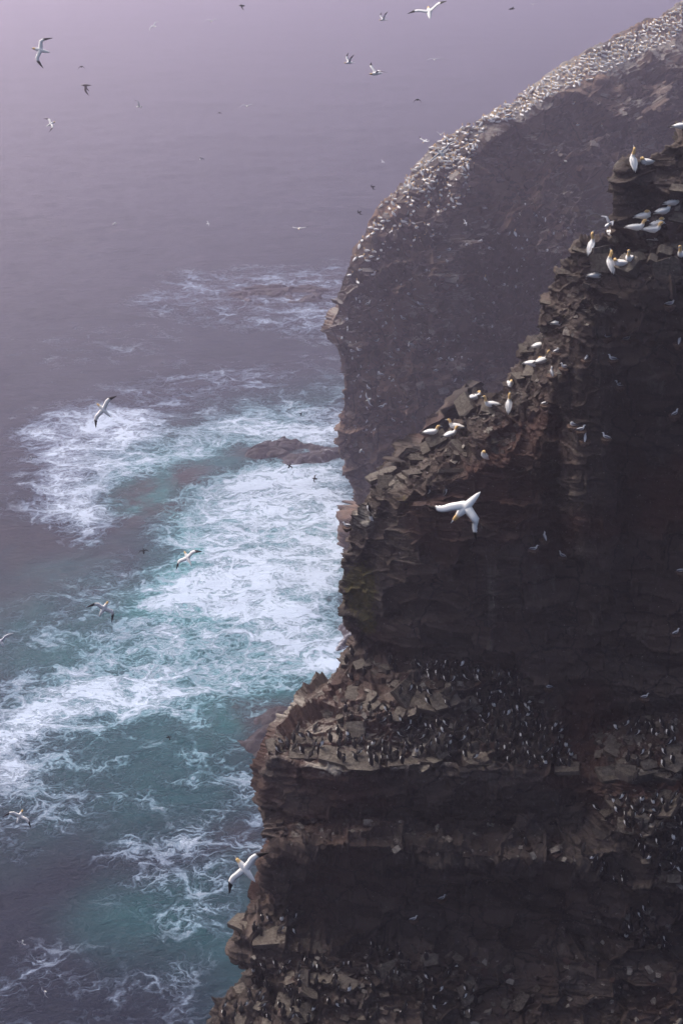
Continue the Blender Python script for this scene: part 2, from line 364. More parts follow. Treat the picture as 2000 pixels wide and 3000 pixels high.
def make_near():
    rows = [[np.array(atY(*p)) for p in r] for r in near_rows]
    base = [np.array((p[0] - 0.8 * (1 - k / 11), p[1] - 1.0, -3.0)) for k, p in enumerate(rows[-1])]
    mid = [0.5 * (a + b) + np.array((0, 1.2, 0)) for a, b in zip(rows[-1], base)]
    back1 = [p + np.array((0.6, 2.0, -1.8)) for p in rows[0]]
    back0 = [np.array((p[0] + 3, p[1] + 11, -3.0)) for p in rows[0]]
    back2 = [p + np.array((0.9, 2.9, -7.0)) for p in rows[0]]
    rows = [back0, back2, back1] + rows + [mid, base]
    net = []
    for r in rows:
        p = r[0]
        net.append([p + np.array((6.5, 17, -1.0)), p + np.array((2.4, 6.5, -0.3))] + r)
    net = np.array(net)
    nr, nc = counts(net, 3.0, 160)
    nr[0] = 14; nr[1] = 70; nr[2] = 50; nr[-1] = 12; nr[-2] = 30; nc[0] = 12; nc[1] = 80; nc[-1] = 50
    Pg, frac = loft_net(net, nr, nc)
    Pg = blur(Pg, 1)
    print('near grid', Pg.shape)
    lev = [((7.0, 6.0, 3.4), 0.36, 0.35, 0.2), ((2.6, 2.4, 1.25), 0.27, 0.45, 0.5), ((1.0, 0.95, 0.42), 0.095, 0.6, 0.45), ((0.36, 0.34, 0.15), 0.022, 0.6, 0.4)]
    fr = np.repeat(frac, Pg.shape[1]) - 3
    slope = np.abs(grid_normals(blur(Pg, 6))[..., 2]).reshape(-1)
    dm = 1.15 + 0.35 * smooth(0.3, 0.8, slope)
    Pg, tone = displace(Pg, lev, 101, (9.0, 0.2, 0.8), [(1.4, 0.13), (0.42, 0.045)], dm)
    def mask(P, N, fr):
        px, py = project(P); r = fr - 3
        up = smooth(0.45, 0.85, N[:, 2])
        # guano on the terraces, heavier at the seaward tips
        led = np.clip(1 - np.abs(r - 7.3) / 1.4, 0, 1) + np.clip(1 - np.abs(r - 12.9) / 1.3, 0, 1) + np.clip(1 - np.abs(r - 9.5) / 0.9, 0, 1) * 0.6 + np.clip(1 - np.abs(r - 0.9) / 1.2, 0, 1) * 0.7 + np.clip(1 - np.abs(r - 15) / 1.2, 0, 1)
        led = np.clip(led, 0, 1)
        gu = up * led * 0.72 * (0.55 + 0.45 * np.clip((1500 - px) / 400, 0, 1)) * np.where(r > 11.5, 0.55, 1.0)
        n1 = fbm(P * 0.5, 400, 4)
        strk = vnoise(P * np.array((3.0, 3.0, 0.0), np.float32) + 5, 401) * 0.5 + 0.5
        below = np.clip(1 - (r - 8.0) / 0.55, 0, 1) * (r > 7.95) * smooth(0.45, 0.9, strk) * np.where(px < 1250, 1.0, 0.55)
        gu = np.maximum(gu, below * 0.8)
        gu = np.maximum(gu, np.exp(-((r - 8.0) / 0.10) ** 2) * (px < 1320) * (0.65 + 0.3 * n1))
        tip = np.exp(-(((px - 1065) / 45) ** 2 + ((py - 1520) / 50) ** 2)); gu = np.maximum(gu, 0.9 * tip)
        t2 = np.exp(-(((px - 1150) / 70) ** 2 + ((py - 1412) / 30) ** 2)); gu = np.maximum(gu, 0.6 * t2)
        vs = np.exp(-((px - 1640 - 40 * n1) / 60) ** 2 - ((py - 1450) / 170) ** 2); gu = np.maximum(gu, vs * 0.12)
        t3 = np.exp(-(((px - 1800) / 120) ** 2 + ((py - 905) / 26) ** 2)); gu = np.maximum(gu, 0.7 * t3 * (0.4 + up))
        ln = np.exp(-((px - 1408 - (py - 1530) * 0.16 - 3 * n1) / 3.0) ** 2) * (py > 1530) * (py < 1780); gu = np.maximum(gu, 0.62 * ln * smooth(-0.5, 0.3, vnoise(P * 1.3, 402)))
        li = np.exp(-(((px - 1055) / 52) ** 2 + ((py - 1725) / 85) ** 2)) * 1.15 + np.exp(-(((px - 1080) / 30) ** 2 + ((py - 1835) / 30) ** 2)) * 0.8
        li += 0.5 * np.exp(-(((px - 1180) / 60) ** 2 + ((py - 1465) / 30) ** 2)) + 0.55 * np.exp(-(((px - 1660) / 40) ** 2 + ((py - 2265) / 30) ** 2)) + 0.5 * np.exp(-(((px - 1400) / 60) ** 2 + ((py - 2245) / 18) ** 2))
        red = smooth(0.0, 0.6, fbm(P * 0.16, 500, 3)) * 0.9
        gs = np.exp(-((px - 1690 - 0.12 * (py - 1450)) / 55) ** 2) * smooth(1230, 1300, py) * (1 - smooth(1640, 1760, py))
        gs = np.maximum(gs, np.clip(1 - np.abs(r - 9.75) / 0.5, 0, 1) * 0.9)
        gs = np.maximum(gs, np.exp(-((py - 1430 + 0.03 * (px - 1100)) / 30) ** 2) * (px < 1500))
        gs = gs * 0.7; gs = np.maximum(gs, np.clip(1 - np.abs(r - 7.3) / 1.2, 0, 1) * 0.5)
        return np.stack([gu, li, red, np.clip(gs + 0.25 * n1, 0, 1)], 1)
    return finish('sea_stack', Pg, [M_NEAR], mask, frac, tone)

far_rows = [
 [(1062,690,201),(1106,612,203),(1210,490,208),(1300,402,213),(1400,358,218),(1520,280,226),(1720,142,241),(1860,80,252),(2000,8,262),(2400,-200,290)],
 [(1000,815,198),(1085,740,198),(1185,620,201),(1290,500,206),(1400,420,211),(1510,355,217),(1720,262,229),(1860,190,240),(2000,118,250),(2400,-80,280)],
 [(957,955,195.5),(1060,890,194.5),(1150,800,195),(1275,680,198),(1370,585,210),(1490,520,215),(1720,430,222),(1860,380,231),(2000,320,240),(2400,200,270)],
 [(956,1000,195),(1060,985,193),(1150,940,193),(1285,880,194.5),(1385,790,207),(1510,710,209),(1730,620,215),(1870,600,223),(2010,560,231),(2400,500,258)],
 [(984,1085,194.5),(1070,1090,192.5),(1160,1080,192),(1290,1060,191.5),(1390,1010,199),(1515,960,200),(1730,880,207),(1870,850,214),(2010,820,222),(2400,800,248)],
 [(998,1310,194),(1080,1310,191.5),(1170,1320,190.5),(1300,1320,191),(1410,1260,192),(1530,1220,194),(1740,1150,199),(1880,1120,206),(2020,1100,214),(2400,1100,240)],
 [(1036,1440,193.5),(1100,1450,190.5),(1190,1480,189),(1310,1500,189),(1420,1480,190),(1540,1460,191),(1750,1420,195),(1890,1400,202),(2030,1400,210),(2400,1400,236)],
 [(1045,1690,192.5),(1100,1710,189.5),(1190,1720,188),(1310,1740,187.5),(1420,1740,188),(1540,1740,188.5),(1750,1740,192),(1890,1740,199),(2030,1740,207),(2400,1740,233)],
]
def make_far():
    rows = [[np.array(atY(*p)) for p in r] for r in far_rows]
    base = [np.array((p[0] - 0.5, p[1] - 1, -4.0)) for p in rows[-1]]
    back1 = [p + np.array((2, 7, -4.5)) for p in rows[0]]
    back0 = [np.array((p[0] + 12, p[1] + 40, -4.0)) for p in rows[0]]
    rows = [back0, back1] + rows + [base]
    net = np.array([[r[0] + np.array((26, 60, -2)), r[0] + np.array((8, 20, -0.5))] + r for r in rows])
    nr, nc = counts(net, 3.2, 150)
    nr[0] = 12; nr[1] = 40; nr[-1] = 20; nc[0] = 8; nc[1] = 60; nc[-1] = 40
    Pg, frac = loft_net(net, nr, nc)
    Pg = blur(Pg, 4)
    print('far grid', Pg.shape)
    lev = [((16, 15, 15), 3.2, 0.7, 0.25), ((6.0, 5.5, 4.6), 1.9, 0.7, 0.4), ((2.3, 2.2, 1.5), 0.7, 0.7, 0.5), ((0.95, 0.9, 0.5), 0.16, 0.6, 0.3)]
    fr = np.repeat(frac, Pg.shape[1]) - 2
    dm = 0.16 + 0.84 * smooth(0.4, 1.5, np.abs(fr - 0.2))
    pxl, _ = project(Pg.reshape(-1, 3)); dm = dm * (0.40 + 0.60 * smooth(1000, 1130, pxl))
    Pg, tone = displace(Pg, lev, 301, (26.0, 1.0, 2.4), [(3.4, 0.3), (1.2, 0.14)], dm)
    def mask(P, N, fr):
        px, py = project(P); r = fr - 2
        up = smooth(0.35, 0.8, N[:, 2])
        n1 = fbm(P * 0.16, 600, 4)
        gu = up * np.clip(0.5 + 0.6 * n1, 0, 0.8) * (1 - smooth(3.6, 4.6, r))
        gu = np.maximum(gu, np.clip(1 - np.abs(r - 0.8) / 1.2, 0, 1) * (0.03 + 0.12 * up))
        gl = np.exp(-(((px - 1480 - (py - 900) * -0.5) / 150) ** 2)) * smooth(620, 800, py) * (1 - smooth(1150, 1250, py))
        gu = np.maximum(gu, gl * (0.25 + 0.5 * up))
        li = 0.9 * np.exp(-(((px - 1745) / 60) ** 2 + ((py - 650) / 42) ** 2)) + 0.5 * np.exp(-(((px - 1640) / 60) ** 2 + ((py - 860) / 40) ** 2))
        red = smooth(-0.1, 0.6, fbm(P * 0.05, 700, 3))
        gs = np.clip(gl + 0.5 * smooth(0.1, 0.6, n1), 0, 1) * (0.2 + 0.8 * smooth(1.2, 2.2, r)) * smooth(990, 1100, px) * (1 - 0.8 * smooth(3.6, 4.6, r))
        return np.stack([gu, li, red, gs], 1)
    return finish('headland', Pg, [M_FAR], mask, frac, tone)

STACK = make_near()
HEAD = make_far()

# ------------------------------------------------------------------ sea
def poly_sd(XY, poly):
    n = len(poly); d = np.full(len(XY), 1e12); s = np.zeros(len(XY), bool)
    for i in range(n):
        a, b = poly[i], poly[(i + 1) % n]; e = b - a; wv = XY - a
        t = np.clip((wv @ e) / (e @ e), 0, 1); r = wv - t[:, None] * e
        d = np.minimum(d, (r * r).sum(1))
        c = (a[1] > XY[:, 1]) != (b[1] > XY[:, 1])
        with np.errstate(divide='ignore', invalid='ignore'):
            xi = a[0] + (XY[:, 1] - a[1]) * (b[0] - a[0]) / (b[1] - a[1])
        s ^= c & (XY[:, 0] < xi)
    return np.where(s, 1, -1) * np.sqrt(d)
def wpoly(pts): return np.array([atZ(*p)[:2] for p in pts])
FOAM = [  # polygon, strength, edge softness (m)
 ([(1040,1340),(760,1375),(560,1460),(440,1570),(400,1690),(330,1790),(520,1830),(640,1900),(880,1985),(1040,1985),(1040,1880),(940,1800),(960,1680),(1040,1600)], 0.98, 7),
 ([(60,1440),(120,1270),(250,1200),(420,1195),(520,1240),(700,1185),(1040,1165),(1040,1340),(720,1310),(520,1390),(400,1410),(330,1500),(180,1560)], 0.76, 6),
 ([(640,1240),(1000,1210),(1010,1300),(700,1300)], 0.85, 8),
 ([(150,1500),(130,1400),(300,1330),(400,1340),(300,1480)], 0.85, 8),
 ([(0,2070),(130,1960),(330,1880),(480,1850),(700,1990),(600,2090),(380,2120),(220,2190),(60,2330),(-40,2400),(-60,2080)], 0.84, 8),
 ([(480,1850),(640,1830),(1000,1850),(1020,2040),(800,2010),(640,2040)], 0.72, 7),
 ([(-60,2050),(60,2020),(170,2060),(120,2250),(-60,2330)], 0.78, 8),
 ([(760,2300),(560,2470),(500,2560),(640,2700),(700,2760),(800,2720),(800,2300)], 0.38, 10),
 ([(480,890),(560,815),(760,795),(1010,775),(1000,1010),(860,965),(700,925)], 0.50, 16),
 ([(800,930),(1000,900),(1000,1010)], 0.6, 14),
 ([(-60,2890),(300,2900),(450,2870),(640,2800),(700,3100),(-60,3100)], 0.22, 8),
 ([(250,1850),(520,1790),(700,1900),(560,1990),(300,1990)], 0.8, 8),
 ([(780,2140),(640,2200),(560,2100),(700,2060)], 0.3, 6),
 ([(560,2430),(700,2380),(800,2560),(700,2660),(600,2560)], 0.44, 6),
 ([(0,2400),(180,2300),(480,2230),(620,2240),(520,2330),(220,2480),(0,2620)], 0.30, 7),
 ([(370,2530),(430,2490),(470,2540),(400,2570)], 0.5, 5),
 ([(540,2150),(760,2120),(760,2350),(600,2300)], 0.48, 10),
 ([(0,1760),(400,1550),(420,1750),(200,1900),(0,1900)], 0.20, 10),
 ([(0,1350),(400,1110),(900,1100),(1000,1160),(400,1200),(60,1450)], 0.24, 20),
 ([(100,1000),(500,960),(480,1050),(120,1080)], 0.14, 30),
]
TEAL = [
 ([(1040,1170),(640,1220),(420,1330),(300,1500),(330,1600),(180,1840),(60,1960),(-80,2100),(-80,2300),(330,2330),(650,2330),(800,2250),(1040,2050)], 0.50, 14),
 ([(330,1500),(560,1450),(640,1600),(520,1900),(300,1930),(200,1880)], 0.85, 10),
 ([(500,1900),(700,2050),(500,2250),(120,2350),(60,2200)], 0.5, 14),
 ([(560,2600),(800,2500),(800,3000),(560,2800),(470,2720)], 0.40, 12),
]
REEF = [
 ([(420,1400),(640,1345),(700,1400),(560,1490),(300,1530),(330,1450)], 0.95, 6),
 ([(690,1330),(760,1295),(1010,1320),(1010,1365),(760,1370)], 0.9, 5),
 ([(490,1290),(600,1240),(640,1290),(540,1320)], 0.6, 6),
 ([(640,2170),(720,2060),(960,2020),(960,2240),(760,2240)], 0.9, 8),
 ([(930,1740),(1060,1680),(1060,1930),(960,1880)], 1.0, 6),
 ([(600,880),(760,820),(1000,800),(1000,900),(760,910)], 0.75, 14),
 ([(640,2480),(780,2440),(800,2640),(700,2640)], 0.8, 6),
 ([(-80,1600),(250,1540),(260,1700),(0,1760)], 0.5, 16),
]
def field(XY, polys, wa, seed):
    P3 = np.concatenate([XY, np.zeros((len(XY), 1))], 1).astype(np.float32)
    W = XY + wa * np.stack([fbm(P3 * 0.035, seed, 4, 0.6), fbm(P3 * 0.035, seed + 9, 4, 0.6)], 1)
    out = np.zeros(len(XY))
    for pts, st, soft in polys:
        out = np.maximum(out, st * smooth(-soft, soft, poly_sd(W, wpoly(pts))))
    return out
def sea_z(XY):
    P3 = np.concatenate([XY, np.zeros((len(XY), 1))], 1).astype(np.float32)
    return 0.55 * fbm(P3 * np.array((0.035, 0.06, 1), np.float32), 21, 3) + 0.22 * fbm(P3 * np.array((0.16, 0.28, 1), np.float32), 22, 3)
def make_sea():
    yy = np.concatenate([np.linspace(-240, 80, 8, endpoint=False), 80 * np.exp(np.linspace(0, math.log(3300 / 80), 720))])
    tt = np.concatenate([[-0.95, -0.7, -0.5, -0.42], np.linspace(-0.34, 0.14, 330), [0.2, 0.3, 0.5, 0.7, 0.95]])
    X = tt[None, :] * np.maximum(yy, 260)[:, None] * 0.8; Y = np.repeat(yy[:, None], len(tt), 1)
    XY = np.stack([X, Y], -1).reshape(-1, 2)
    dist = np.hypot(XY[:, 0], XY[:, 1])
    Z = sea_z(XY) * np.clip(500 / (dist + 1), 0, 1)
    fo = field(XY, FOAM, 5.5, 31); te = field(XY, TEAL, 8, 41); re = field(XY, REEF, 4, 51)
    fo = fo * (1 - 0.58 * re)
    me = new_mesh('sea', np.stack([XY[:, 0], XY[:, 1], Z], 1), grid_faces(len(yy), len(tt)), [M_SEA], {'mask': np.stack([fo, te, re, te * 0], 1)}, flat=False)
    return tag(obj('sea', me), kind='structure')
SEA = make_sea()

def make_reef(pts, h, label, seed, foam):
    poly = wpoly(pts); lo, hi = poly.min(0) - 4, poly.max(0) + 4
    n = int(np.clip(max(hi - lo) / 0.25, 40, 150)); x = np.linspace(lo[0], hi[0], n); y = np.linspace(lo[1], hi[1], n)
    XY = np.stack(np.meshgrid(x, y), -1).reshape(-1, 2)
    P3 = np.concatenate([XY, np.zeros((len(XY), 1))], 1).astype(np.float32)
    sdv = poly_sd(XY + 1.3 * np.stack([fbm(P3 * 0.2, seed, 3), fbm(P3 * 0.2, seed + 4, 3)], 1), poly)
    m = smooth(-2.2, 2.6, sdv)
    b, dl, f1, f2 = vor(P3 * np.array((1, 1, 1), np.float32), (3.5, 2.0, 2), seed)
    z = -1.6 + m * (h + 1.6) * (0.8 + 0.25 * fbm(P3 * 0.25, seed + 2, 4)) + 0.28 * m * (hf(b, 3) - 0.5) * 2 - 0.25 * m * (1 - smooth(0, .12, f2 - f1))
    fo = np.clip(foam + 0.5 * (1 - m), 0, 1)
    me = new_mesh('reef', np.stack([XY[:, 0], XY[:, 1], z], 1), grid_faces(n, n), [M_REEF], {'mask': np.stack([fo, 0 * fo, 0 * fo], 1)}, flat=False)
    return tag(obj('reef', me), label, 'rock')
make_reef([(690,1350),(740,1298),(860,1288),(1010,1318),(1060,1345),(1000,1368),(800,1372)], 1.3, 'low dark rock shelf awash in the thickest surf beside the far headland', 61, 0.12)
make_reef([(960,1850),(1000,1825),(1070,1830),(1070,1895),(1000,1900)], 2.6, 'rounded dark boulder at the foot of the lichen covered rock face', 62, 0.06)
make_reef([(640,2190),(700,2130),(820,2070),(960,2035),(990,2230),(740,2240)], 1.3, 'dark flat rock shelf in the water below the murre ledge tip', 63, 0.10)
make_reef([(640,880),(720,835),(880,830),(980,850),(960,890),(780,905)], 0.9, 'distant dark rock shelf breaking the waves in the mist', 64, 0.16)

# ------------------------------------------------------------------ surface picking
bpy.context.view_layer.update()
DG = bpy.context.evaluated_depsgraph_get()
def pick(o, px, py):
    d = ray(px, py).normalized(); ok, loc, nrm, i = o.ray_cast(C0, d, distance=900)
    if not ok: return None
    if nrm.dot(d) > 0: nrm = -nrm
    return loc, nrm
def sample(polys, n, mind, tries=40):
    """random photo points in polygons, at least mind apart"""
    out = []
    for pts in polys if isinstance(polys[0][0], (tuple, list)) else [polys]:
        P = np.array(pts, float); lo, hi = P.min(0), P.max(0); k = 0
        for _ in range(n * tries):
            q = lo + rng.random(2) * (hi - lo)
            if poly_sd(q[None], P)[0] < 0: continue
            if out and min((q[0] - a) ** 2 + (q[1] - b) ** 2 for a, b in out) < mind * mind: continue
            out.append((q[0], q[1])); k += 1
            if k >= n: break
    return out

# ------------------------------------------------------------------ loose rocks
def block_mesh(name, k, slab):
    r = random.Random(k); bm = bmesh.new()
    ex = (1.0, r.uniform(0.55, 0.9), slab)
    for sx in (-1, 1):
        for sy in (-1, 1):
            for sz in (-1, 1):
                j = lambda a: a * r.uniform(0.80, 1.0)
                if r.random() < 0.28:
                    bm.verts.new((sx * ex[0] * 0.5 * r.uniform(.55, .8), sy * ex[1] * 0.5, sz * ex[2] * 0.5)); bm.verts.new((sx * ex[0] * 0.5, sy * ex[1] * 0.5 * r.uniform(.4, .8), sz * ex[2] * 0.5 * r.uniform(.7, 1)))
                else: bm.verts.new((sx * j(ex[0] * 0.5), sy * j(ex[1] * 0.5), sz * j(ex[2] * 0.5)))
    bmesh.ops.convex_hull(bm, input=bm.verts[:]); me = bpy.data.meshes.new(name); bm.to_mesh(me); bm.free()
    me.materials.append(M_BLOCK)
    at = me.color_attributes.new('mask', 'FLOAT_COLOR', 'POINT')
    n = len(me.vertices); a = np.zeros((n, 4), np.float32); a[:, 0] = [0.1 + 0.5 * max(0, v.co.z / (ex[2] * .5)) for v in me.vertices]; a[:, 3] = 1
    at.data.foreach_set('color', a.ravel())
    return me
BLOCKS = [block_mesh('rock', k, s) for k, s in enumerate((0.16, 0.24, 0.34, 0.42, 0.22, 0.55, 0.28, 0.36, 0.15, 0.48, 0.24, 0.4, 0.2, 0.7))]
def rock_matrix(loc, nrm, size, lean=0.4, sink=0.1, yaw=None):
    up = (Vector((0, 0, 1)) * (1 - lean) + nrm * lean).normalized()
    q = up.to_track_quat('Z', 'Y').to_matrix().to_4x4()
    R = Matrix.Rotation(random.uniform(0, 6.28) if yaw is None else yaw, 4, 'Z') @ Matrix.Rotation(random.gauss(0, 0.14), 4, 'X') @ Matrix.Rotation(random.gauss(0, 0.14), 4, 'Y')
    return Matrix.Translation(loc + up * size * sink) @ q @ R @ Matrix.Diagonal((size, size, size, 1))

T_MAIN = [(935,2085),(1060,1915),(1200,1930),(1540,1990),(1660,2110),(1700,2255),(1440,2240),(1200,2230),(1080,2225),(1090,2190),(960,2140)]
T_RIGHT = [(1745,2150),(1800,2105),(1999,2100),(1999,2285),(1750,2280)]
T_RIGHT2 = [(1760,2330),(1850,2310),(1999,2310),(1999,2600),(1890,2570),(1860,2440),(1760,2410)]
T_LOW = [(740,2790),(860,2780),(1100,2770),(1200,2760),(1560,2830),(1640,2999),(700,2999)]
T_LOWR = [(1560,2760),(1760,2640),(1999,2660),(1999,2999),(1640,2999)]
T_CREST = [(1120,1405),(1260,1290),(1345,1220),(1490,1140),(1590,1040),(1640,900),(1700,800),(1800,770),(1850,660),(1999,580),(1999,800),(1780,860),(1650,1080),(1560,1240),(1380,1360),(1240,1400)]
rocks = []
hero = [  # photo position, size in metres, block index, yaw
 (1190,2035,2.3,0,0.2),(1300,2050,2.3,8,0.1),(1250,2062,2.6,12,-0.1),(1370,2060,1.2,4,.6),(1040,2140,1.5,5,0.15),(1285,2190,1.9,2,-0.1),(1150,2198,0.8,3,0.5),(1505,2125,0.85,7,1.3),(1570,2130,0.9,9,0.7),(1270,2232,1.0,2,.0),(1240,2245,1.1,4,.1),
 (1090,2060,1.8,0,0.0),(1030,2035,1.5,1,0.7),(1010,1945,1.0,3,.2),(1060,1950,1.2,6,.5),(1130,1960,1.0,3,0),(1170,2095,1.2,8,0),(1260,2100,1.0,0,.2),(1400,1975,.9,3,.2),(1450,1975,1.6,12,0),(1225,1945,1.0,1,.3),(1420,2160,1.0,6,.4),(1385,2185,.8,9,.3),(1360,2170,.7,10,1.0),
 (1150,2850,2.3,4,0.4),(1000,2850,1.9,0,0.15),(1010,2885,2.0,8,-0.1),(900,2900,2.4,8,-0.5),(955,2870,1.2,6,1.2),(850,2870,1.2,1,.7),(840,2945,1.6,2,-.2),(880,2975,1.9,11,.5),(1070,2945,1.4,0,.2),(1080,2975,1.5,6,.1),(1130,2790,1.2,1,.5),(1175,2860,.9,3,.2),(760,2950,1.0,3,.3),(705,2900,.9,2,.2),
 (1800,2180,1.3,0,.2),(1850,2170,1.4,8,.1),(1790,2260,1.3,4,.4),(1830,2265,1.4,0,.1),(1900,2240,1.2,1,.3),(1960,2200,1.8,12,-.1),(1970,2235,1.6,2,.1),(1900,2268,1.1,8,0),(1950,2270,1.0,4,.2),(1780,2380,1.6,12,.05),(1900,2360,1.1,2,.1),(1960,2370,1.8,0,-.5),(1980,2405,1.5,1,-.4),(1860,2390,1.0,10,1.3),(1830,2420,1.2,6,.2),(1975,2430,1.4,3,.0),(1885,2400,.8,5,.9),
 (1865,760,.9,5,.1),(1945,740,.9,5,0),(1950,790,1.5,6,.3),(1910,760,.7,9,.5),(1840,780,1.4,5,0),(1885,735,.8,10,1.1),(1990,720,.9,4,-.4),(1985,640,1.0,4,-.4),(1800,700,.9,3,.4),(1760,745,1.2,0,.1),(1760,770,1.2,2,.1),(1870,670,1.0,2,.2),(1830,700,.9,13,.1),(1990,560,1.1,3,0),(1700,730,.9,0,.2),(1650,800,.9,1,0),
 (1365,1190,1.6,11,-.6),(1430,1205,1.2,5,.1),(1350,1265,1.0,9,.2),(1280,1290,1.4,3,.6),(1255,1310,1.2,6,.9),(1340,1310,1.2,4,.8),(1455,1290,.9,7,.1),(1450,1315,1.0,10,.1),(1345,1340,1.0,13,.2),(1220,1345,1.1,3,0),(1520,1105,1.0,6,.2),(1560,1085,1.3,2,.5),(1540,1020,.9,0,.2),(1600,960,.9,3,.3),(1130,1415,1.4,6,.0),(1190,1400,1.3,2,.2),(1600,890,.8,1,.2),
]
for px, py, s, k, yaw in hero:
    h = pick(STACK, px, py)
    if h: rocks.append((rock_matrix(h[0], h[1], s * random.uniform(.68, .8), 0.55, 0.03, yaw), k))
for px, py, s, k, yaw in [(830,2205,2.4,8,.1),(905,2212,2.4,0,-.05),(985,2236,2.6,8,.1),(1060,2252,2.4,12,-.1),(1180,2236,2.2,0,.05),(1400,2246,2.4,4,0),(1490,2252,2.0,8,.1),(1660,2268,2.0,4,0),(720,2728,2.6,8,.3),(790,2760,2.4,0,.1),(850,2700,2.2,8,.6),(930,2790,2.4,12,.0),(1790,2286,2.2,0,.1),(1860,2284,2.2,8,0),(1940,2284,2.4,4,.1),(1120,1410,2.0,8,.2),(1210,1404,2.0,12,.3),(1320,1396,2.2,0,.1)]:
    h = pick(STACK, px, py - 20)
    if h: rocks.append((rock_matrix(h[0], Vector((0, 0, 1)), s * random.uniform(.55, .95), 0.25, -0.035, yaw + random.gauss(0, .3)), k if random.random() < .5 else random.choice((0, 1, 4, 6, 8, 10, 12))))
spots = []
for poly, n, md, smin, smax in ((T_MAIN, 50, 19, .3, .8), (T_RIGHT, 24, 19, .35, .9), (T_RIGHT2, 32, 17, .3, .8), (T_LOW, 34, 22, .3, 1.1), (T_LOWR, 24, 24, .3, .8), (T_CREST, 44, 22, .3, .85)):
    for q in sample(poly, n, md): spots.append((q, random.uniform(smin, smax)))
for q, s in spots:
    if len(rocks) >= 230: break
    h = pick(STACK, *q)
    if h and h[1].z > -0.1: rocks.append((rock_matrix(h[0], h[1], s, 0.5, random.uniform(-0.10, 0.05)), random.randrange(len(BLOCKS))))
for mtx, k in rocks:
    o = obj('rock', BLOCKS[k], STACK); o.matrix_world = mtx
def rubble(name, parent, polys, smin, smax, power, flatness):
    V, Fc, A, base = [], [], [], 0
    src = [(np.array([v.co for v in b.vertices]), [tuple(p.vertices) for p in b.polygons]) for b in BLOCKS]
    for poly, n, md in polys:
        for q in sample(poly, n, md, 6):
            h = pick(parent, *q)
            if not h: continue
            s = smin + (smax - smin) * random.random() ** power
            mtx = np.array(rock_matrix(h[0], h[1], s, 0.6, random.uniform(-0.12, 0.06))); v, f = random.choice(src)
            V.append(v @ mtx[:3, :3].T + mtx[:3, 3]); Fc += [tuple(i + base for i in p) for p in f]; base += len(v)
            A.append(np.tile((random.uniform(0, .75) if h[1].z > 0.2 else 0.1, 0, random.random() * .6, random.random() ** 2), (len(v), 1)))
    me = new_mesh(name, np.concatenate(V), Fc, [M_NEAR if parent is STACK else M_FAR], {'mask': np.concatenate(A)})
    return tag(obj(name, me, parent), kind='stuff')
rubble('rubble', STACK, [(T_MAIN, 520, 5), (T_RIGHT, 160, 5), (T_RIGHT2, 220, 5), (T_LOW, 300, 6), (T_LOWR, 260, 6), (T_CREST, 420, 6), ([(800,2395),(1600,2420),(1700,2530),(1500,2530),(820,2470)], 160, 7), ([(1120,1400),(1500,1330),(1640,1100),(1780,900),(1999,860),(1999,820),(1640,900),(1560,1240)], 90, 8)], 0.10, 0.5, 2.0, 1)
rubble('rubble', HEAD, [([(1330,700),(1560,560),(1760,640),(1700,860),(1440,1080),(1180,1180),(1160,1050)], 900, 5), ([(1120,640),(1260,480),(1400,430),(1380,560),(1250,760),(1020,900)], 350, 6), ([(1420,420),(1999,180),(1999,360),(1500,640)], 300, 7), ([(1000,980),(1300,880),(1500,1100),(1000,1350)], 400, 6)], 0.35, 1.9, 2.2, 1)

# birds stand on whatever rock the photograph shows there, loose slabs included
bpy.context.view_layer.update(); DG = bpy.context.evaluated_depsgraph_get()
def pick_any(px, py):
    ok, loc, nrm, i, ob, mx = S.ray_cast(DG, C0, ray(px, py).normalized(), distance=170)
    if not ok: return None
    if nrm.dot(ray(px, py)) > 0: nrm = -nrm
    return loc, nrm
# ------------------------------------------------------------------ birds
WHITE = (0.86, 0.85, 0.82); BUFF = (0.74, 0.50, 0.21); BLACK = (0.018, 0.014, 0.014); BILL = (0.36, 0.40, 0.44); GREY = (0.30, 0.31, 0.35); DARK = (0.017, 0.014, 0.014); BROWN = (0.07, 0.05, 0.042)
class Body:
    def __init__(s): s.V, s.F, s.Cc = [], [], []
    def loft(s, sp, col, seg=10):
        """sp: list of (x,y,z,ra,rb); col(i,frac,vert) -> rgb"""
        P = [Vector(p[:3]) for p in sp]; rings = []
        for i, p in enumerate(P):
            t = (P[min(i + 1, len(P) - 1)] - P[max(i - 1, 0)]).normalized()
            sd_ = t.cross(Vector((0, 0, 1)));
            if sd_.length < 0.15: sd_ = Vector((0, -1, 0))
            sd_.normalize(); u = sd_.cross(t).normalized()
            if i and sd_.dot(prev) < 0: sd_, u = -sd_, -u
            prev = sd_
            ring = []
            for k in range(seg):
                a = 2 * math.pi * k / seg; v = p + sd_ * math.cos(a) * sp[i][3] + u * math.sin(a) * sp[i][4]
                ring.append(len(s.V)); s.V.append(tuple(v)); s.Cc.append(col(i, v, (sd_ * math.cos(a) + u * math.sin(a))))
            rings.append(ring)
        for i in range(len(rings) - 1):
            for k in range(seg): s.F.append((rings[i][k], rings[i][(k + 1) % seg], rings[i + 1][(k + 1) % seg], rings[i + 1][k]))
        s.F.append(tuple(rings[0][::-1])); s.F.append(tuple(rings[-1]))
    def rot(s, i0, i1, M, c):
        for i in range(i0, i1): s.V[i] = tuple(M @ (Vector(s.V[i]) - c) + c)
    def mesh(s, name, mat=None):
        me = new_mesh(name, s.V, s.F, [mat or M_BIRD], {'Col': s.Cc}, flat=False)
        return me
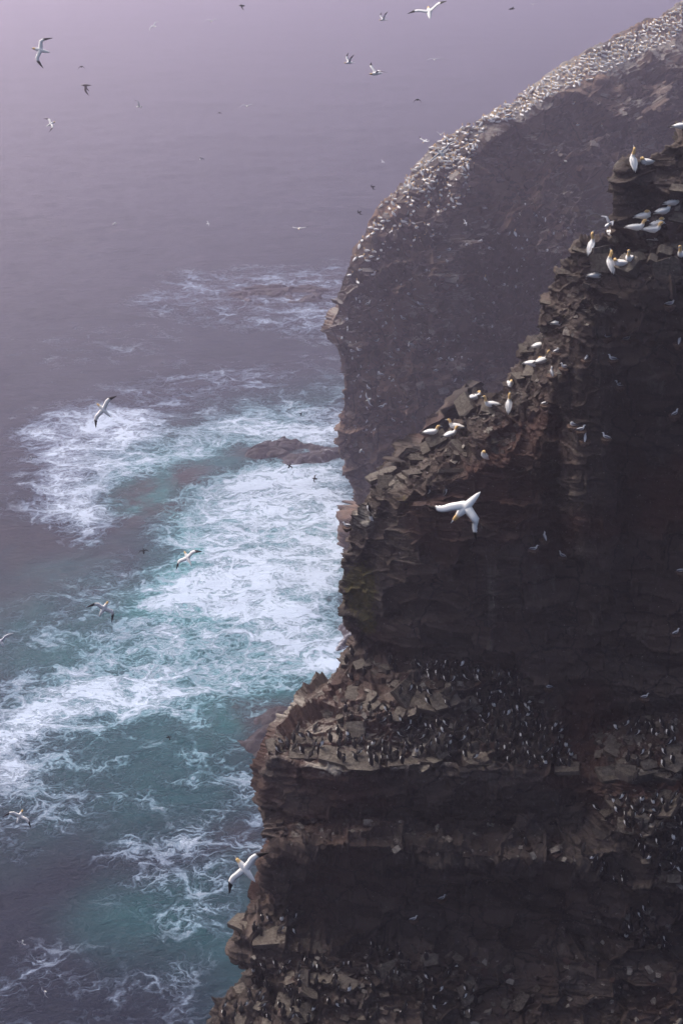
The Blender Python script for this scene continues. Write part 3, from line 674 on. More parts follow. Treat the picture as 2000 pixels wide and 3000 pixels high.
def perched(kind, seg=10, wing_col=WHITE, tip_col=BLACK, head_col=BUFF, body_col=WHITE, neck_len=1.0):
    b = Body()
    body = [(-.46,0,.10,.012,.008),(-.38,0,.125,.05,.028),(-.25,0,.15,.09,.075),(-.08,0,.16,.125,.12),(.07,0,.165,.13,.135),(.17,0,.195,.105,.115)]
    necks = {'sit': [(.235,0,.28,.074,.08),(.25,0,.37,.062,.065),(.285,0,.445,.064,.064),(.34,0,.46,.054,.054),(.38,0,.456,.034,.032)],
             'tall': [(.23,0,.28,.072,.076),(.25,0,.38,.060,.062),(.27,0,.47,.056,.058),(.30,0,.53,.060,.060),(.345,0,.545,.052,.050),(.38,0,.54,.034,.032)],
             'tuck': [(.19,.02,.27,.075,.08),(.15,.03,.33,.062,.062),(.09,.03,.345,.056,.054),(.03,.02,.325,.045,.044),(-.01,.01,.31,.03,.028)],
             'preen': [(.24,.01,.27,.068,.072),(.275,.05,.335,.055,.058),(.285,.10,.36,.054,.054),(.265,.16,.335,.048,.048),(.24,.19,.305,.032,.03)]}
    nk = necks[kind]; nb = len(body)
    lb = nk[-1]; d = (Vector(nk[-1][:3]) - Vector(nk[-2][:3])).normalized()
    if kind in ('sit', 'tall'): d = Vector((1, 0, -.12)).normalized()
    def colf(i, v, n):
        if i < nb: return body_col if i > 1 else WHITE
        if i == nb: return body_col if head_col == BUFF else head_col
        return head_col
    b.loft(body + nk, colf, seg)
    for sgn in (-1, 1):
        b.loft([(.15,sgn*.085,.22,.02,.03),(.06,sgn*.118,.215,.030,.062),(-.12,sgn*.112,.195,.034,.070),(-.30,sgn*.065,.165,.028,.045),(-.44,sgn*.035,.145,.016,.022),(-.56,sgn*.018,.118,.004,.008)],
               lambda i, v, n: wing_col if i < 4 else tip_col, 6)
    parts = []
    for sgn in (-1, 1):   # eyes
        ey = Body(); parts.append(('eye', ey)); e = Vector(nk[-2][:3]) + Vector((0, 0, .012)); pr = d.cross(Vector((0, 0, 1))).normalized() * sgn
        ey.loft([tuple(e + pr * .036) + (.009, .009), tuple(e + pr * .05) + (.006, .006)], lambda i, v, n: BLACK, 4)
    beak = Body(); p0 = Vector(lb[:3])
    L = .115
    beak.loft([tuple(p0 - d * .015) + (.026, .026), tuple(p0 + d * L * .45) + (.015, .016), tuple(p0 + d * L + Vector((0, 0, -.008))) + (.003, .004)], lambda i, v, n: BILL, 6)
    return b, [('beak', beak)] + parts
def stand(bb, ang, lift):
    b, parts = bb; R = Matrix.Rotation(math.radians(-ang), 3, 'Y'); c = Vector((0, 0, .14))
    for q in [b] + [p[1] for p in parts]:
        q.V = [tuple(R @ (Vector(v) - c) + c + Vector((0, 0, lift))) for v in q.V]
    for sgn in (-1, 1):
        ft = Body(); parts.append(('foot', ft)); ft.loft([(-.02, sgn*.05, lift + .06, .02, .02), (-.01, sgn*.055, .03, .012, .012), (0, sgn*.055, .012, .02, .01)], lambda i, v, n: BLACK, 5)
        ft.loft([(-.02, sgn*.055, .01, .02, .008), (.05, sgn*.06, .008, .045, .006), (.10, sgn*.06, .006, .03, .004)], lambda i, v, n: BLACK, 5)
    return b, parts
def fmesh(bb, name): return bb[0].mesh(name), [(n, p.mesh(n, M_BEAK)) for n, p in bb[1]]
GANNET = {k: fmesh(perched(k), 'gannet_' + k) for k in ('sit', 'tall', 'tuck', 'preen')}
GANNET['stand'] = fmesh(stand(perched('tall'), 42, .13), 'gannet_stand')
GANNET['standpreen'] = fmesh(stand(perched('preen'), 30, .12), 'gannet_standpreen')
FARG = [fmesh(perched(k, 7), 'gannet')[0] for k in ('sit', 'tall', 'tuck', 'preen')] + [fmesh(stand(perched('tall', 7), 40, .1), 'gannet')[0]]
KW = dict(wing_col=(0.13, 0.135, 0.165), head_col=(0.80, .80, .80), body_col=(.72, .72, .73))
KITTI = {k: fmesh(perched(k, 9, **KW), 'kittiwake') for k in ('sit', 'tuck', 'preen')}
KITTI['stand'] = fmesh(stand(perched('sit', 9, **KW), 35, .1), 'kittiwake')
def murre(lean, turn, bend=0.0):
    b = Body(); parts = []
    sp = [(-.085,0,.02,.014,.010),(-.065,0,.07,.048,.04),(-.03,0,.14,.073,.066),(0,0,.215,.077,.072),(.02,0,.285,.060,.056),(.03,0,.335,.041,.042),(.04,0,.375,.036,.037),(.062,0,.402,.037,.035),(.095,0,.404,.022,.021)]
    def colf(i, v, n):
        if i >= 5: return DARK
        return (.74, .73, .71) if (n.x > -0.12 - 0.04 * i and 0 < i < 5) else DARK
    b.loft(sp, colf, 12)
    for sgn in (-1, 1):
        b.loft([(-.01,sgn*.06,.275,.012,.02),(-.03,sgn*.078,.2,.014,.040),(-.06,sgn*.062,.12,.012,.034),(-.085,sgn*.03,.05,.005,.010)], lambda i, v, n: DARK, 6)
        ft = Body(); parts.append(('foot', ft)); ft.loft([(-.02,sgn*.035,.012,.016,.01),(.03,sgn*.04,.008,.03,.006),(.06,sgn*.04,.006,.018,.004)], lambda i, v, n: (.05, .04, .03), 5)
    beak = Body(); beak.loft([(.088,0,.404,.018,.018),(.125,0,.402,.009,.010),(.165,0,.395,.002,.003)], lambda i, v, n: (.03, .028, .027), 6)
    parts.append(('beak', beak))
    for q in [b] + [p[1] for p in parts]:
        V = []
        for v in q.V:
            v = Vector(v)
            if v.z > .31: v = Matrix.Rotation(turn, 3, 'Z') @ (v - Vector((.03, 0, 0))) + Vector((.03, 0, 0)); v.x += bend * (v.z - .31) * 1.2; v.z -= abs(bend) * (v.z - .31) * .6
            v = Matrix.Rotation(lean, 3, 'Y') @ v if v.z > .03 else v; V.append(tuple(v))
        q.V = V
    return b.mesh('murre'), [(n, p.mesh(n, M_BEAK)) for n, p in parts]
MURRE = [murre(.1, 0), murre(.28, 1.2), murre(.2, -1.3), murre(.45, .3, .4), murre(-.02, 2.4)]

def flyer(name, cols, tip_t, L1=10, L2=-8, R1=10, R2=-8, sweepL=0.0, sweepR=0.0, armL=0.0, armR=0.0, span=1.8, blen=0.95, chord=0.82, tail=1.0, neck=0.0):
    b = Body(); k = blen / .95; ch = chord
    body_c, head_c, wing_c, tip_c, bill_c = cols
    sp = [(-.50*k*tail,0,.0,.006,.006),(-.40*k*tail,0,.0,.045,.018),(-.27*k,0,.0,.07,.05),(-.08*k,0,0,.10*k,.085*k),(.10*k,0,0,.105*k,.09*k),(.22*k,0,.0,.075*k,.072*k),(.29*k,0,.01-neck*.05,.054*k,.055*k),(.34*k,0,.015-neck*.1,.052*k,.05*k),(.385*k,0,.012-neck*.15,.038*k,.036*k)]
    b.loft(sp, lambda i, v, n: head_c if i >= 6 else body_c, 12)
    beak = Body(); p = Vector(sp[-1][:3]); beak.loft([tuple(p - Vector((.015, 0, 0))) + (.026*k, .024*k), tuple(p + Vector((.05*k, 0, -.004))) + (.014*k, .014*k), tuple(p + Vector((.115*k, 0, -.012))) + (.003, .003)], lambda i, v, n: bill_c, 6)
    H = span / 2
    prof = [(0.0,.14,-.14),(.10,.135,-.125),(.25,.145,-.09),(.42,.175,-.055),(.52,.16,-.06),(.62,.125,-.075)]
    n = 9
    for i in range(1, n + 1):
        t = .62 + .38 * i / n; u = i / n
        le = .125 - .36 * u ** 1.25; te = -.075 - .165 * u ** 1.1 - (.022 if i % 2 else 0) * (1 if u < 1 else 0)
        if i == n: te = le - .01
        prof.append((t, le, te))
    for sgn, a1, a2, sw, arm in ((1, L1, L2, sweepL, armL), (-1, R1, R2, sweepR, armR)):
        a1, a2 = math.radians(a1), math.radians(a2); tw = .42
        rows = []; pw = None
        for (t, le, te) in prof:
            th = .045 * (1 - t) ** 1.2 + .006
            y, z = (t * math.cos(a1), t * math.sin(a1)) if t <= tw else (tw * math.cos(a1) + (t - tw) * math.cos(a2), tw * math.sin(a1) + (t - tw) * math.sin(a2))
            y, z = y * H + .03, z * H + .035
            sec = []
            le, te = le * ch * k, te * ch * k
            for (xx, zz) in ((le, 0), (le * .75 + te * .25, th), (le * .35 + te * .65, th * .6), (te, -.004), (le * .35 + te * .65, -th * .25), (le * .75 + te * .25, -th * .4)):
                X, Yy = xx, y
                if t > tw and sw:
                    yw = tw * math.cos(a1) * H + .03; c, s_ = math.cos(math.radians(sw)), math.sin(math.radians(sw))
                    X, Yy = xx * c - (y - yw) * s_ , yw + (y - yw) * c + xx * s_ * .6
                if arm:
                    c, s_ = math.cos(math.radians(arm)), math.sin(math.radians(arm)); X, Yy = X * c + (Yy - .05) * s_, .05 + (Yy - .05) * c - X * s_
                sec.append(len(b.V)); b.V.append((X, sgn * Yy, z + zz))
                edge = (zz == 0 or xx == te) and t > .30 and name == 'gannet_x'
                b.Cc.append(tip_c if t > tip_t else wing_c)
            rows.append(sec)
        for i in range(len(rows) - 1):
            for q in range(6):
                f = (rows[i][q], rows[i][(q + 1) % 6], rows[i + 1][(q + 1) % 6], rows[i + 1][q]); b.F.append(f if sgn < 0 else f[::-1])
        b.F.append(tuple(rows[-1]) if sgn < 0 else tuple(rows[-1][::-1])); b.F.append(tuple(rows[0]))
    parts = [('beak', beak)]
    for sgn in (-1, 1):
        ey = Body(); e = Vector(sp[-2][:3]) + Vector((.01, sgn * .047 * k, .012)); ey.loft([tuple(e) + (.009, .009), tuple(e + Vector((0, sgn * .012, 0))) + (.006, .006)], lambda i, v, n: BLACK, 4); parts.append(('eye', ey))
    return b.mesh(name), [(n, p.mesh(n, M_BEAK)) for n, p in parts]
CG = (WHITE, BUFF, WHITE, BLACK, BILL)
CK = (WHITE, WHITE, GREY, BLACK, (.5, .42, .1))
CL = (WHITE, WHITE, (.62, .62, .66), (.45, .45, .48), (.5, .42, .1))
CM = (DARK, DARK, DARK, DARK, DARK)
CB = (BROWN, (.35, .32, .28), BROWN, (.04, .03, .028), BILL)

def place(name, meshes, mtx, label, cat, group=None, scale=1.0):
    o = obj(name, meshes[0]); o.matrix_world = mtx @ Matrix.Scale(scale, 4)
    tag(o, label, cat, group)
    for n, me in (meshes[1] if len(meshes) > 1 else ()):
        obj(n, me, o)
    return o
def perch(name, o, px, py, meshes, deg, label, cat, group=None, scale=1.0, sink=0.0, foot=0.0):
    """px,py: photo point of the bird's middle; foot: how far below in px its base is"""
    h = pick_any(px, py + foot) if o is STACK else pick(o, px, py + foot)
    if not h: return None
    loc = h[0]; a = math.radians(deg)
    mtx = Matrix.Translation(loc + Vector((0, 0, -sink))) @ Matrix.Rotation(a, 4, 'Z')
    return place(name, meshes, mtx, label, cat, group, scale)

GS = 1.12
near_gannets = [  # x, y, pose, heading (0 = to the right, 90 = away), label
 (1851,472,'stand',100,'gannet standing upright with its back turned on top of the tall corner block'),
 (1892,475,'preen',200,'gannet preening with bent head beside the upright one on the tall block'),
 (1946,394,'sit',20,'gannet sitting on the skyline edge of the rock above the tall block'),
 (1997,370,'tuck',0,'gannet cut by the picture edge at the very top of the near rock'),
 (1885,633,'tuck',10,'gannet with lowered head at the rear of the crowded ledge, tail towards the corner'),
 (1941,619,'sit',25,'gannet with open bill in the crowd on the near ledge'),
 (1969,593,'tall',20,'gannet with raised neck uppermost in the crowd on the near ledge'),
 (1861,666,'sit',-15,'gannet leaning forward with orange nape, outer bird of the middle row in the crowd'),
 (1928,655,'tuck',20,'gannet with head hidden in its back in the middle of the crowd'),
 (1909,673,'sit',-20,'gannet pressed between two others in the middle of the crowd'),
 (1925,697,'sit',10,'gannet lowest in the crowd with its tail pointing outwards'),
 (1786,682,'tuck',280,'round white gannet with hidden head alone on the rock at the cliff corner'),
 (1730,717,'stand',60,'slim gannet standing upright on the outermost corner over the drop'),
 (1784,771,'stand',110,'tall gannet standing with bowed head behind the pale sitting bird'),
 (1816,771,'preen',190,'gannet peering down over the brown rock between two taller birds'),
 (1841,757,'tall',250,'gannet with bright yellow nape sitting on the cut grey block'),
 (1748,806,'sit',5,'white gannet sitting low with a long tail on the reddish ledge end'),
 (1994,745,'tall',240,'gannet cut by the picture edge beside the jumble of grey blocks'),
 (1641,944,'sit',10,'gannet sitting alone on the lip of the shadowed crag'),
 (1579,1011,'sit',20,'gannet alone on the ridge just above a close pair'),
 (1559,1064,'sit',-15,'gannet of the close pair facing its mate, the one farther out'),
 (1588,1055,'tall',30,'gannet of the close pair with arched yellow neck next to the stone post'),
 (1493,1123,'tuck',270,'round gannet with its breast to us above the two standing birds'),
 (1389,1162,'preen',20,'large gannet with bent neck on the smooth red boulder'),
 (1437,1183,'tall',190,'gannet sunk behind the grey stone with only breast and head showing'),
 (1489,1180,'stand',80,'gannet standing with its back to us and black crossed wing tips on the ridge'),
 (1263,1264,'sit',0,'gannet sitting outermost on the low end of the ridge'),
 (1333,1247,'sit',170,'gannet of the overlapping pair with its tail to the slope'),
 (1320,1270,'sit',30,'gannet of the overlapping pair sitting against the dark stone'),
 (1421,1331,'standpreen',200,'gannet preening its back alone on the slope below the ridge'),
]
for px, py, pose, deg, lab in near_gannets:
    perch('gannet', STACK, px, py, GANNET[pose], deg, lab, 'gannet', 'gannets on the near rock', GS, 0.02, 10 if pose not in ('stand', 'standpreen') else 22)

def nest_mesh():
    r = random.Random(3); V, Fc = [], []; seg, ringz = 12, [(-.34, .10), (-.2, .22), (-.05, .29), (.0, .26), (-.02, .15)]
    for z, rad in ringz:
        for k in range(seg):
            a = 2 * math.pi * k / seg; q = rad * r.uniform(.85, 1.15); V.append((q * math.cos(a), q * math.sin(a), z + r.uniform(-.02, .02)))
    for i in range(len(ringz) - 1):
        for k in range(seg): Fc.append((i * seg + k, i * seg + (k + 1) % seg, (i + 1) * seg + (k + 1) % seg, (i + 1) * seg + k))
    Fc.append(tuple(range(seg))[::-1]); Fc.append(tuple(range((len(ringz) - 1) * seg, len(ringz) * seg)))
    g = G('nest_mud'); t = g.n('TexCoord').outputs['Object']; f = g.noise(t, 14, 5, .7).outputs[0]
    g.out('Base Color', g.mix(g.ss(f, .35, .68), (.035, .020, .014), (.16, .10, .07))); g.out('Roughness', .9)
    return new_mesh('nest', V, Fc, [g.m])
NEST = nest_mesh()
kitti = [
 (1959,885,'sit',0,'kittiwake sitting on the wide ledge under the jumbled blocks'),
 (1777,980,'tuck',200,'kittiwake huddled in the crevice near the white streak'),
 (1829,987,'sit',20,'kittiwake on a ragged nest facing the cliff edge'),
 (1985,997,'stand',70,'kittiwake standing upright with its grey back shown at the picture edge'),
 (1799,1047,'sit',170,'grey backed kittiwake above a long reddish stain'),
 (1719,1045,'tuck',60,'kittiwake in deep shade beside the thin white streak'),
 (1653,1069,'sit',200,'kittiwake on a small dark knob behind the gannet pair'),
 (1613,1090,'stand',100,'kittiwake perched below the stone post next to the gannet pair'),
 (1638,1027,'tuck',30,'kittiwake with only its white head clear above the stone post'),
 (1808,1122,'sit',175,'kittiwake sitting full length on a large rounded nest'),
 (1978,1207,'sit',40,'kittiwake with raised head alone on the far wall knob'),
 (1604,1179,'sit',15,'kittiwake on the narrow step below the ridge gannets'),
 (1684,1240,'tuck',170,'kittiwake of the pair on the big slab, half hidden behind its mate'),
 (1702,1252,'sit',10,'kittiwake of the pair sitting on top of the big slanting slab'),
 (1717,1283,'stand',80,'kittiwake clinging upright to the edge of the slanting slab'),
 (1773,1275,'sit',150,'kittiwake on the nest at the other top corner of the slanting slab'),
 (1593,1570,'stand',110,'kittiwake perched highest of the three on the dark middle wall'),
 (1563,1601,'sit',-5,'kittiwake lying with drooped head lowest along the dark middle wall'),
 (1641,1621,'sit',140,'kittiwake on the red stained nest in the dark middle wall'),
 (1992,1665,'sit',0,'kittiwake partly cut by the picture edge above the brown pillar'),
 (1984,1849,'sit',30,'kittiwake curled on the shadowed wall near the picture edge'),
 (1614,2009,'tuck',180,'white headed kittiwake above the murre crowd'),
 (1893,2036,'sit',10,'kittiwake alone on the dark wall over the upper murre slabs'),
 (1294,2622,'sit',20,'pale kittiwake on the black overhang low on the rock'),
 (1209,2683,'sit',10,'pale kittiwake on a muddy nest beneath the overhang'),
 (1023,1535,'sit',180,'white gull perched at the outer edge of the guano whitened corner'),
]
for px, py, pose, deg, lab in kitti:
    h = pick(STACK, px, py + 8)
    if not h: continue
    out = Vector((h[1].x, h[1].y, 0)); out = out.normalized() if out.length > .2 else Vector((0, -1, 0))
    loc = h[0] + out * 0.14
    place('kittiwake', KITTI[pose], Matrix.Translation(loc + Vector((0, 0, .03))) @ Matrix.Rotation(math.radians(deg), 4, 'Z'), lab, 'kittiwake', 'kittiwakes nesting on the near rock', .56)
    n = obj('nest', NEST); n.matrix_world = Matrix.Translation(loc + Vector((0, 0, .05))) @ Matrix.Rotation(random.uniform(0, 6), 4, 'Z') @ Matrix.Scale(.9, 4)
    tag(n, 'dark mud nest under the ' + ' '.join(lab.split()[:11]), 'nest', 'mud nests on the near rock')

# murres
MS = 1.38
mur_sets = [
 ([(800,2195),(830,2150),(905,2120),(960,2150),(960,2200),(900,2215)], 14, 17, 'black backed murre standing on the pale tip of the long ledge'),
 ([(960,2150),(1000,2140),(1190,2200),(1170,2240),(1000,2235)], 26, 15, 'black backed murre in the cluster on the pale front slab'),
 ([(1200,1945),(1330,1940),(1420,1960),(1420,1995),(1260,1990)], 34, 12, 'black murre packed on the strip under the dark wall'),
 ([(1410,1960),(1530,1960),(1530,2000),(1420,1995)], 10, 14, 'black murre at the narrow upper end under the dark wall'),
 ([(1400,2005),(1520,2005),(1560,2070),(1640,2140),(1690,2240),(1480,2240),(1400,2150)], 96, 13, 'black murre in the dense crowd on the rubble slope'),
 ([(1150,2110),(1400,2110),(1400,2235),(1180,2200)], 40, 15, 'black murre among broken stones in the middle of the ledge'),
 ([(1010,2070),(1150,2060),(1160,2110),(1010,2110)], 8, 20, 'black murre on the stepped stones behind the grey boulder'),
 ([(1160,2010),(1380,2015),(1370,2070),(1170,2050)], 9, 22, 'black murre standing on the big pale tilted slab'),
 ([(1020,1900),(1160,1915),(1160,1990),(1000,1990)], 7, 22, 'black and white murre near the outer corner of the upper terrace'),
 ([(1800,2100),(1980,2120),(1980,2180),(1800,2160)], 15, 15, 'black murre on the upper slab of the stepped rock pile'),
 ([(1760,2200),(1999,2200),(1999,2290),(1780,2280)], 9, 20, 'black murre on the lower slabs of the stepped rock pile'),
 ([(1770,2340),(1999,2320),(1999,2560),(1900,2560),(1850,2440)], 56, 16, 'black murre among slabs of the second rock pile'),
 ([(1690,2470),(1760,2530),(1840,2570),(1820,2600),(1740,2560)], 14, 13, 'black murre in the line down the bare grey slope'),
 ([(700,2720),(800,2665),(870,2680),(860,2780),(720,2770)], 10, 20, 'black murre on the bare lower ledge tip'),
 ([(740,2830),(1000,2800),(1060,2860),(1000,2990),(760,2990)], 46, 17, 'black murre among the tumbled stones of the lowest terrace'),
 ([(1060,2760),(1300,2800),(1420,2860),(1400,2990),(1060,2990)], 44, 17, 'black murre by the large cracked boulder of the lowest terrace'),
 ([(1800,2640),(1980,2640),(1980,2780),(1820,2780)], 14, 17, 'black murre in the dim lower corner of the rock'),
 ([(640,2960),(720,2880),(740,2940),(690,2999)], 7, 17, 'black murre on the lowest outer step above the water'),
]
murre_pts = []
for poly, n, md, lab in mur_sets:
    for q in sample(poly, n, md): murre_pts.append((q, lab))
murre_pts += [((1079, 1493), 'black murre in the cleft behind the guano whitened corner'), ((1088, 1523), 'black murre lower in the cleft behind the guano whitened corner'), ((1251, 1444), 'pale breasted murre on the thin step under the slab edge'), ((1303, 1445), 'slim pale murre beside the cracked block under the slab edge'), ((1749, 2366), 'white breasted murre at the outer corner of the second rock pile'), ((1539, 2468), 'lone murre spreading on the sloping brown band')]
cnt = 0; extra = []
murre_pts.sort(key=lambda t: -t[0][1] if len(t[1]) else 0)
random.shuffle(murre_pts)
for q, lab in murre_pts:
    h = pick_any(q[0], q[1] + 8)
    if not h: continue
    deg = random.gauss(90, 55) if random.random() < .8 else random.uniform(0, 360)
    mtx = Matrix.Translation(h[0] - Vector((0, 0, .015))) @ Matrix.Rotation(math.radians(deg), 4, 'Z') @ Matrix.Scale(MS * random.uniform(.92, 1.06), 4)
    m = random.choice(MURRE)
    single = lab.startswith(('black murre in the cleft', 'black murre lower', 'pale breasted', 'slim pale', 'white breasted', 'lone'))
    if cnt < 296 or single:
        place('murre', m, mtx, lab, 'murre', None if single else 'murres: ' + lab.split(' murre ')[1] if ' murre ' in lab else None); cnt += 1
    else: extra.append((m, mtx))
def join(name, items, parent=None):
    V, Fc, A, base = [], [], [], 0
    for meshes, mtx in items:
        M4 = np.array(mtx)
        for me in [meshes[0]] + [p[1] for p in (meshes[1] if len(meshes) > 1 else ())]:
            n = len(me.vertices); v = np.empty(n * 3, np.float32); me.vertices.foreach_get('co', v); v = v.reshape(-1, 3)
            c = np.empty(n * 4, np.float32); me.color_attributes['Col'].data.foreach_get('color', c)
            V.append(v @ M4[:3, :3].T + M4[:3, 3]); A.append(c.reshape(-1, 4)); Fc += [tuple(i + base for i in p.vertices) for p in me.polygons]; base += n
    me = new_mesh(name, np.concatenate(V), Fc, [M_BIRD], {'Col': np.concatenate(A)}, flat=False)
    return obj(name, me, parent)
if extra:
    tag(join('murre_crowd', extra), 'rest of the black murre crowd packed between the stones of the ledges', 'murre crowd', None, 'stuff')

# gannet colony on the headland
col_sets = [
 ([(1415,352),(1520,285),(1710,165),(1850,100),(1999,25),(1999,95),(1960,125),(1820,195),(1710,250),(1610,285),(1520,352),(1450,368)], 290, 8.6, 'white gannet packed in the dense band along the misty headland crest'),
 ([(1250,445),(1330,385),(1420,352),(1460,345),(1420,372),(1410,400),(1390,460),(1310,490)], 70, 9.5, 'white gannet in the colony where the headland crest bends down'),
 ([(1215,490),(1330,450),(1400,430),(1385,490),(1360,560),(1250,570),(1180,560)], 95, 10.5, 'white gannet scattered over the brown slope below the crest bend'),
 ([(1112,615),(1200,520),(1260,580),(1370,560),(1340,620),(1180,640),(1110,640)], 50, 13, 'white gannet on the broken slope lower down the headland edge'),
 ([(1060,690),(1110,640),(1240,650),(1290,690),(1190,740),(1080,750),(1040,740)], 46, 13, 'white gannet on the lower steps of the headland edge'),
 ([(985,850),(1045,750),(1120,740),(1110,800),(1020,850),(970,890),(965,900)], 12, 16, 'white gannet near the lowest outer corner of the headland'),
]
farpts = []
for poly, n, md, lab in col_sets:
    for q in sample(poly, n, md, 25): farpts.append(((q[0], q[1] - 6), lab))
lone = [(1675,302,'white gannet just under the dense crest band, at its lower edge'),(1952,227,'single white gannet on the brown face far below the crest'),(1970,135,'white gannet apart at the lower edge of the crest band'),(1690,365,'gannet on the bare face, first of three in a row'),(1724,367,'gannet on the bare face, middle of three in a row'),(1761,367,'gannet on the bare face, last of three in a row'),(1590,446,'gannet on the crag, first of three below the colony'),(1621,448,'upright gannet on the crag, second of three below the colony'),(1654,470,'upright gannet on the crag, lowest of three below the colony'),(1417,608,'single gannet on the dark gully side'),(1507,686,'single gannet on the pale gully rubble'),(1243,702,'gannet preening on the flat grey knob'),(1268,702,'gannet sitting on the flat grey knob beside the preening one'),(1180,800,'gannet alone in the middle of the headland face'),(1094,803,'gannet alone on the face close to the outer edge'),(1420,820,'gannet standing on the gully ledge with its back to us')]
order = list(range(len(farpts))); random.shuffle(order); fe = []; cnt = 0
def far_mtx(h): return Matrix.Translation(h[0] - Vector((0, 0, .05))) @ Matrix.Rotation(random.uniform(0, 6.28), 4, 'Z') @ Matrix.Scale(1.32 * random.uniform(.92, 1.08), 4)
for px, py, lab in lone:
    h = pick(HEAD, px, py + 4)
    if h: place('gannet', (random.choice(FARG),), far_mtx(h), lab, 'gannet', 'single gannets on the headland face')
for i in order:
    q, lab = farpts[i]; h = pick(HEAD, q[0], q[1] + 2)
    if not h: continue
    if cnt < 254: place('gannet', (random.choice(FARG),), far_mtx(h), lab, 'gannet', 'colony: ' + ' '.join(lab.split()[2:])); cnt += 1
    else: fe.append(((random.choice(FARG),), far_mtx(h)))
tag(join('gannet_colony', fe), 'rest of the white gannet colony crowding the misty headland crest', 'gannet colony', None, 'stuff')
# tiny white and dark ledge birds on the headland face
tiny = []
for poly, n, md in (([(985,900),(1200,800),(1420,640),(1560,700),(1450,1000),(1300,1200),(1000,1300)], 300, 8), ([(1500,560),(1700,640),(1680,830),(1500,900)], 90, 8), ([(1240,1000),(1380,980),(1380,1060),(1260,1080)], 40, 7)):
    for q in sample(poly, n, md, 8):
        h = pick(HEAD, *q)
        if h: tiny.append(((random.choice(MURRE)[0] if random.random() < .55 else random.choice([KITTI['sit'][0], KITTI['tuck'][0]]),), Matrix.Translation(h[0]) @ Matrix.Rotation(random.uniform(0, 6.28), 4, 'Z') @ Matrix.Scale(random.choice((.8, 1.2)), 4)))
tag(join('ledge_seabird_crowd', tiny), 'countless tiny seabirds dotted over the hazy headland ledges', 'seabird crowd', None, 'stuff')

# ------------------------------------------------------------------ flying birds
def fly(name, px, py, depth, head, pitch, roll, meshes, label, cat, scale=1.0):
    """head: direction of flight in the picture (deg, 0 = right, 90 = up); roll about the body, pitch nose toward the viewer"""
    R = cam.rotation_euler.to_matrix().to_4x4()
    if isinstance(head, str): head = float(head); R = Matrix.Identity(4)
    B = Matrix.Rotation(math.radians(head), 4, 'Z') @ Matrix.Rotation(math.radians(-pitch), 4, 'Y') @ Matrix.Rotation(math.radians(roll), 4, 'X')
    return place(name, meshes, Matrix.Translation(atD(px, py, depth)) @ R @ B, label, cat, None, scale)
gA = flyer('gannet', CG, .62, 6, -6, 6, -4, armL=-10, armR=10)
gB = flyer('gannet', CG, .62, 14, -14, 14, -14)
gC = flyer('gannet', CG, .76, 4, -22, 12, -4, -62, -22, armL=4, armR=44, neck=1)       # diving bird, right wing folded
gD = flyer('gannet', CG, .62, 8, 10, 30, -20, 10, 30)
gU = flyer('gannet', CG, .62, 38, 55, 38, 50)
gS = flyer('gannet', CG, .60, 10, 0, 6, -10, 22, 40)
gM = flyer('gannet', CG, .62, 16, 20, 22, 4, 18, 14)
FLY = [
 ('gannet', 1363,1486,33, 226,4,6, gC, 'large gannet diving with bent wings in front of the dark face'),
 ('gannet', 717,2545,41, 128,0,-14, gA, 'gannet gliding with straight wings just off the lower cliff edge'),
 ('gannet', 303,1200,66, 135,0,-12, gA, 'gannet banking with straight wings above the edge of the far foam'),
 ('gannet', 119,147,70, 166,0,-6, gS, 'big gannet with swept dark wing tips in the lilac haze'),
 ('gannet', 1256,36,60, '92',26,-6, flyer('gannet', CG, .62, 10, 6, 40, 34), 'gannet flying away with raised wings at the top edge of the picture'),
 ('gannet', 550,1634,74, 118,-20,-18, gB, 'gannet with wings in a shallow V over the white surf'),
 ('gannet', 305,1782,70, 60,0,22, gS, 'small gannet with one dark wing showing over the turquoise water'),
 ('gannet', 60,2390,78, 66,8,0, gM, 'gannet with hooked wings near the picture edge over grey foam'),
 ('gannet', 1100,216,80, '212',0,0, flyer('gannet', CG, .62, 30, -6, 44, 26), 'gannet in profile with high arched wings in the fog'),
 ('gannet', 1022,184,110, '200',0,0, gU, 'gannet in profile with wings lifted, farther off than its arched neighbour'),
 ('gannet', 1122,58,130, '205',0,8, gU, 'small gannet with lifted dark wings high in the fog'),
 ('gannet', 877,670,120, '264',4,4, flyer('gannet', CG, .62, 8, 14, 12, 20), 'gannet coming head on with wide flat wings over the mid sea'),
 ('gannet', 150,363,118, 28,0,-28, gS, 'pale gannet turning with hooked wings in the mist'),
 ('gannet', 1243,414,150, '230',-20,-10, gM, 'white gannet braking in beside the colony slope'),
 ('gannet', 1290,395,165, '275',10,0, gU, 'gannet with wings held up landing on the colony skyline'),
]
k1 = flyer('kittiwake', CK, .86, 10, 0, 12, -6, 10, 10, span=1.0, blen=.42, chord=1.05)
k2 = flyer('kittiwake', CL, .90, 22, -10, 20, -12, 0, 0, span=1.0, blen=.42, chord=1.0)
k3 = flyer('kittiwake', CK, .86, 38, 10, 36, 5, 10, 0, span=1.0, blen=.42, chord=1.05)
mu1 = flyer('murre', CM, .8, 12, -10, 12, -12, 20, 20, span=.68, blen=.42, chord=.75)
mu2 = flyer('murre', CM, .8, -30, -50, -25, -45, 20, 20, span=.68, blen=.42, chord=.8)
br = flyer('gannet', CB, .62, -48, -66, -45, -70, 10, 10)
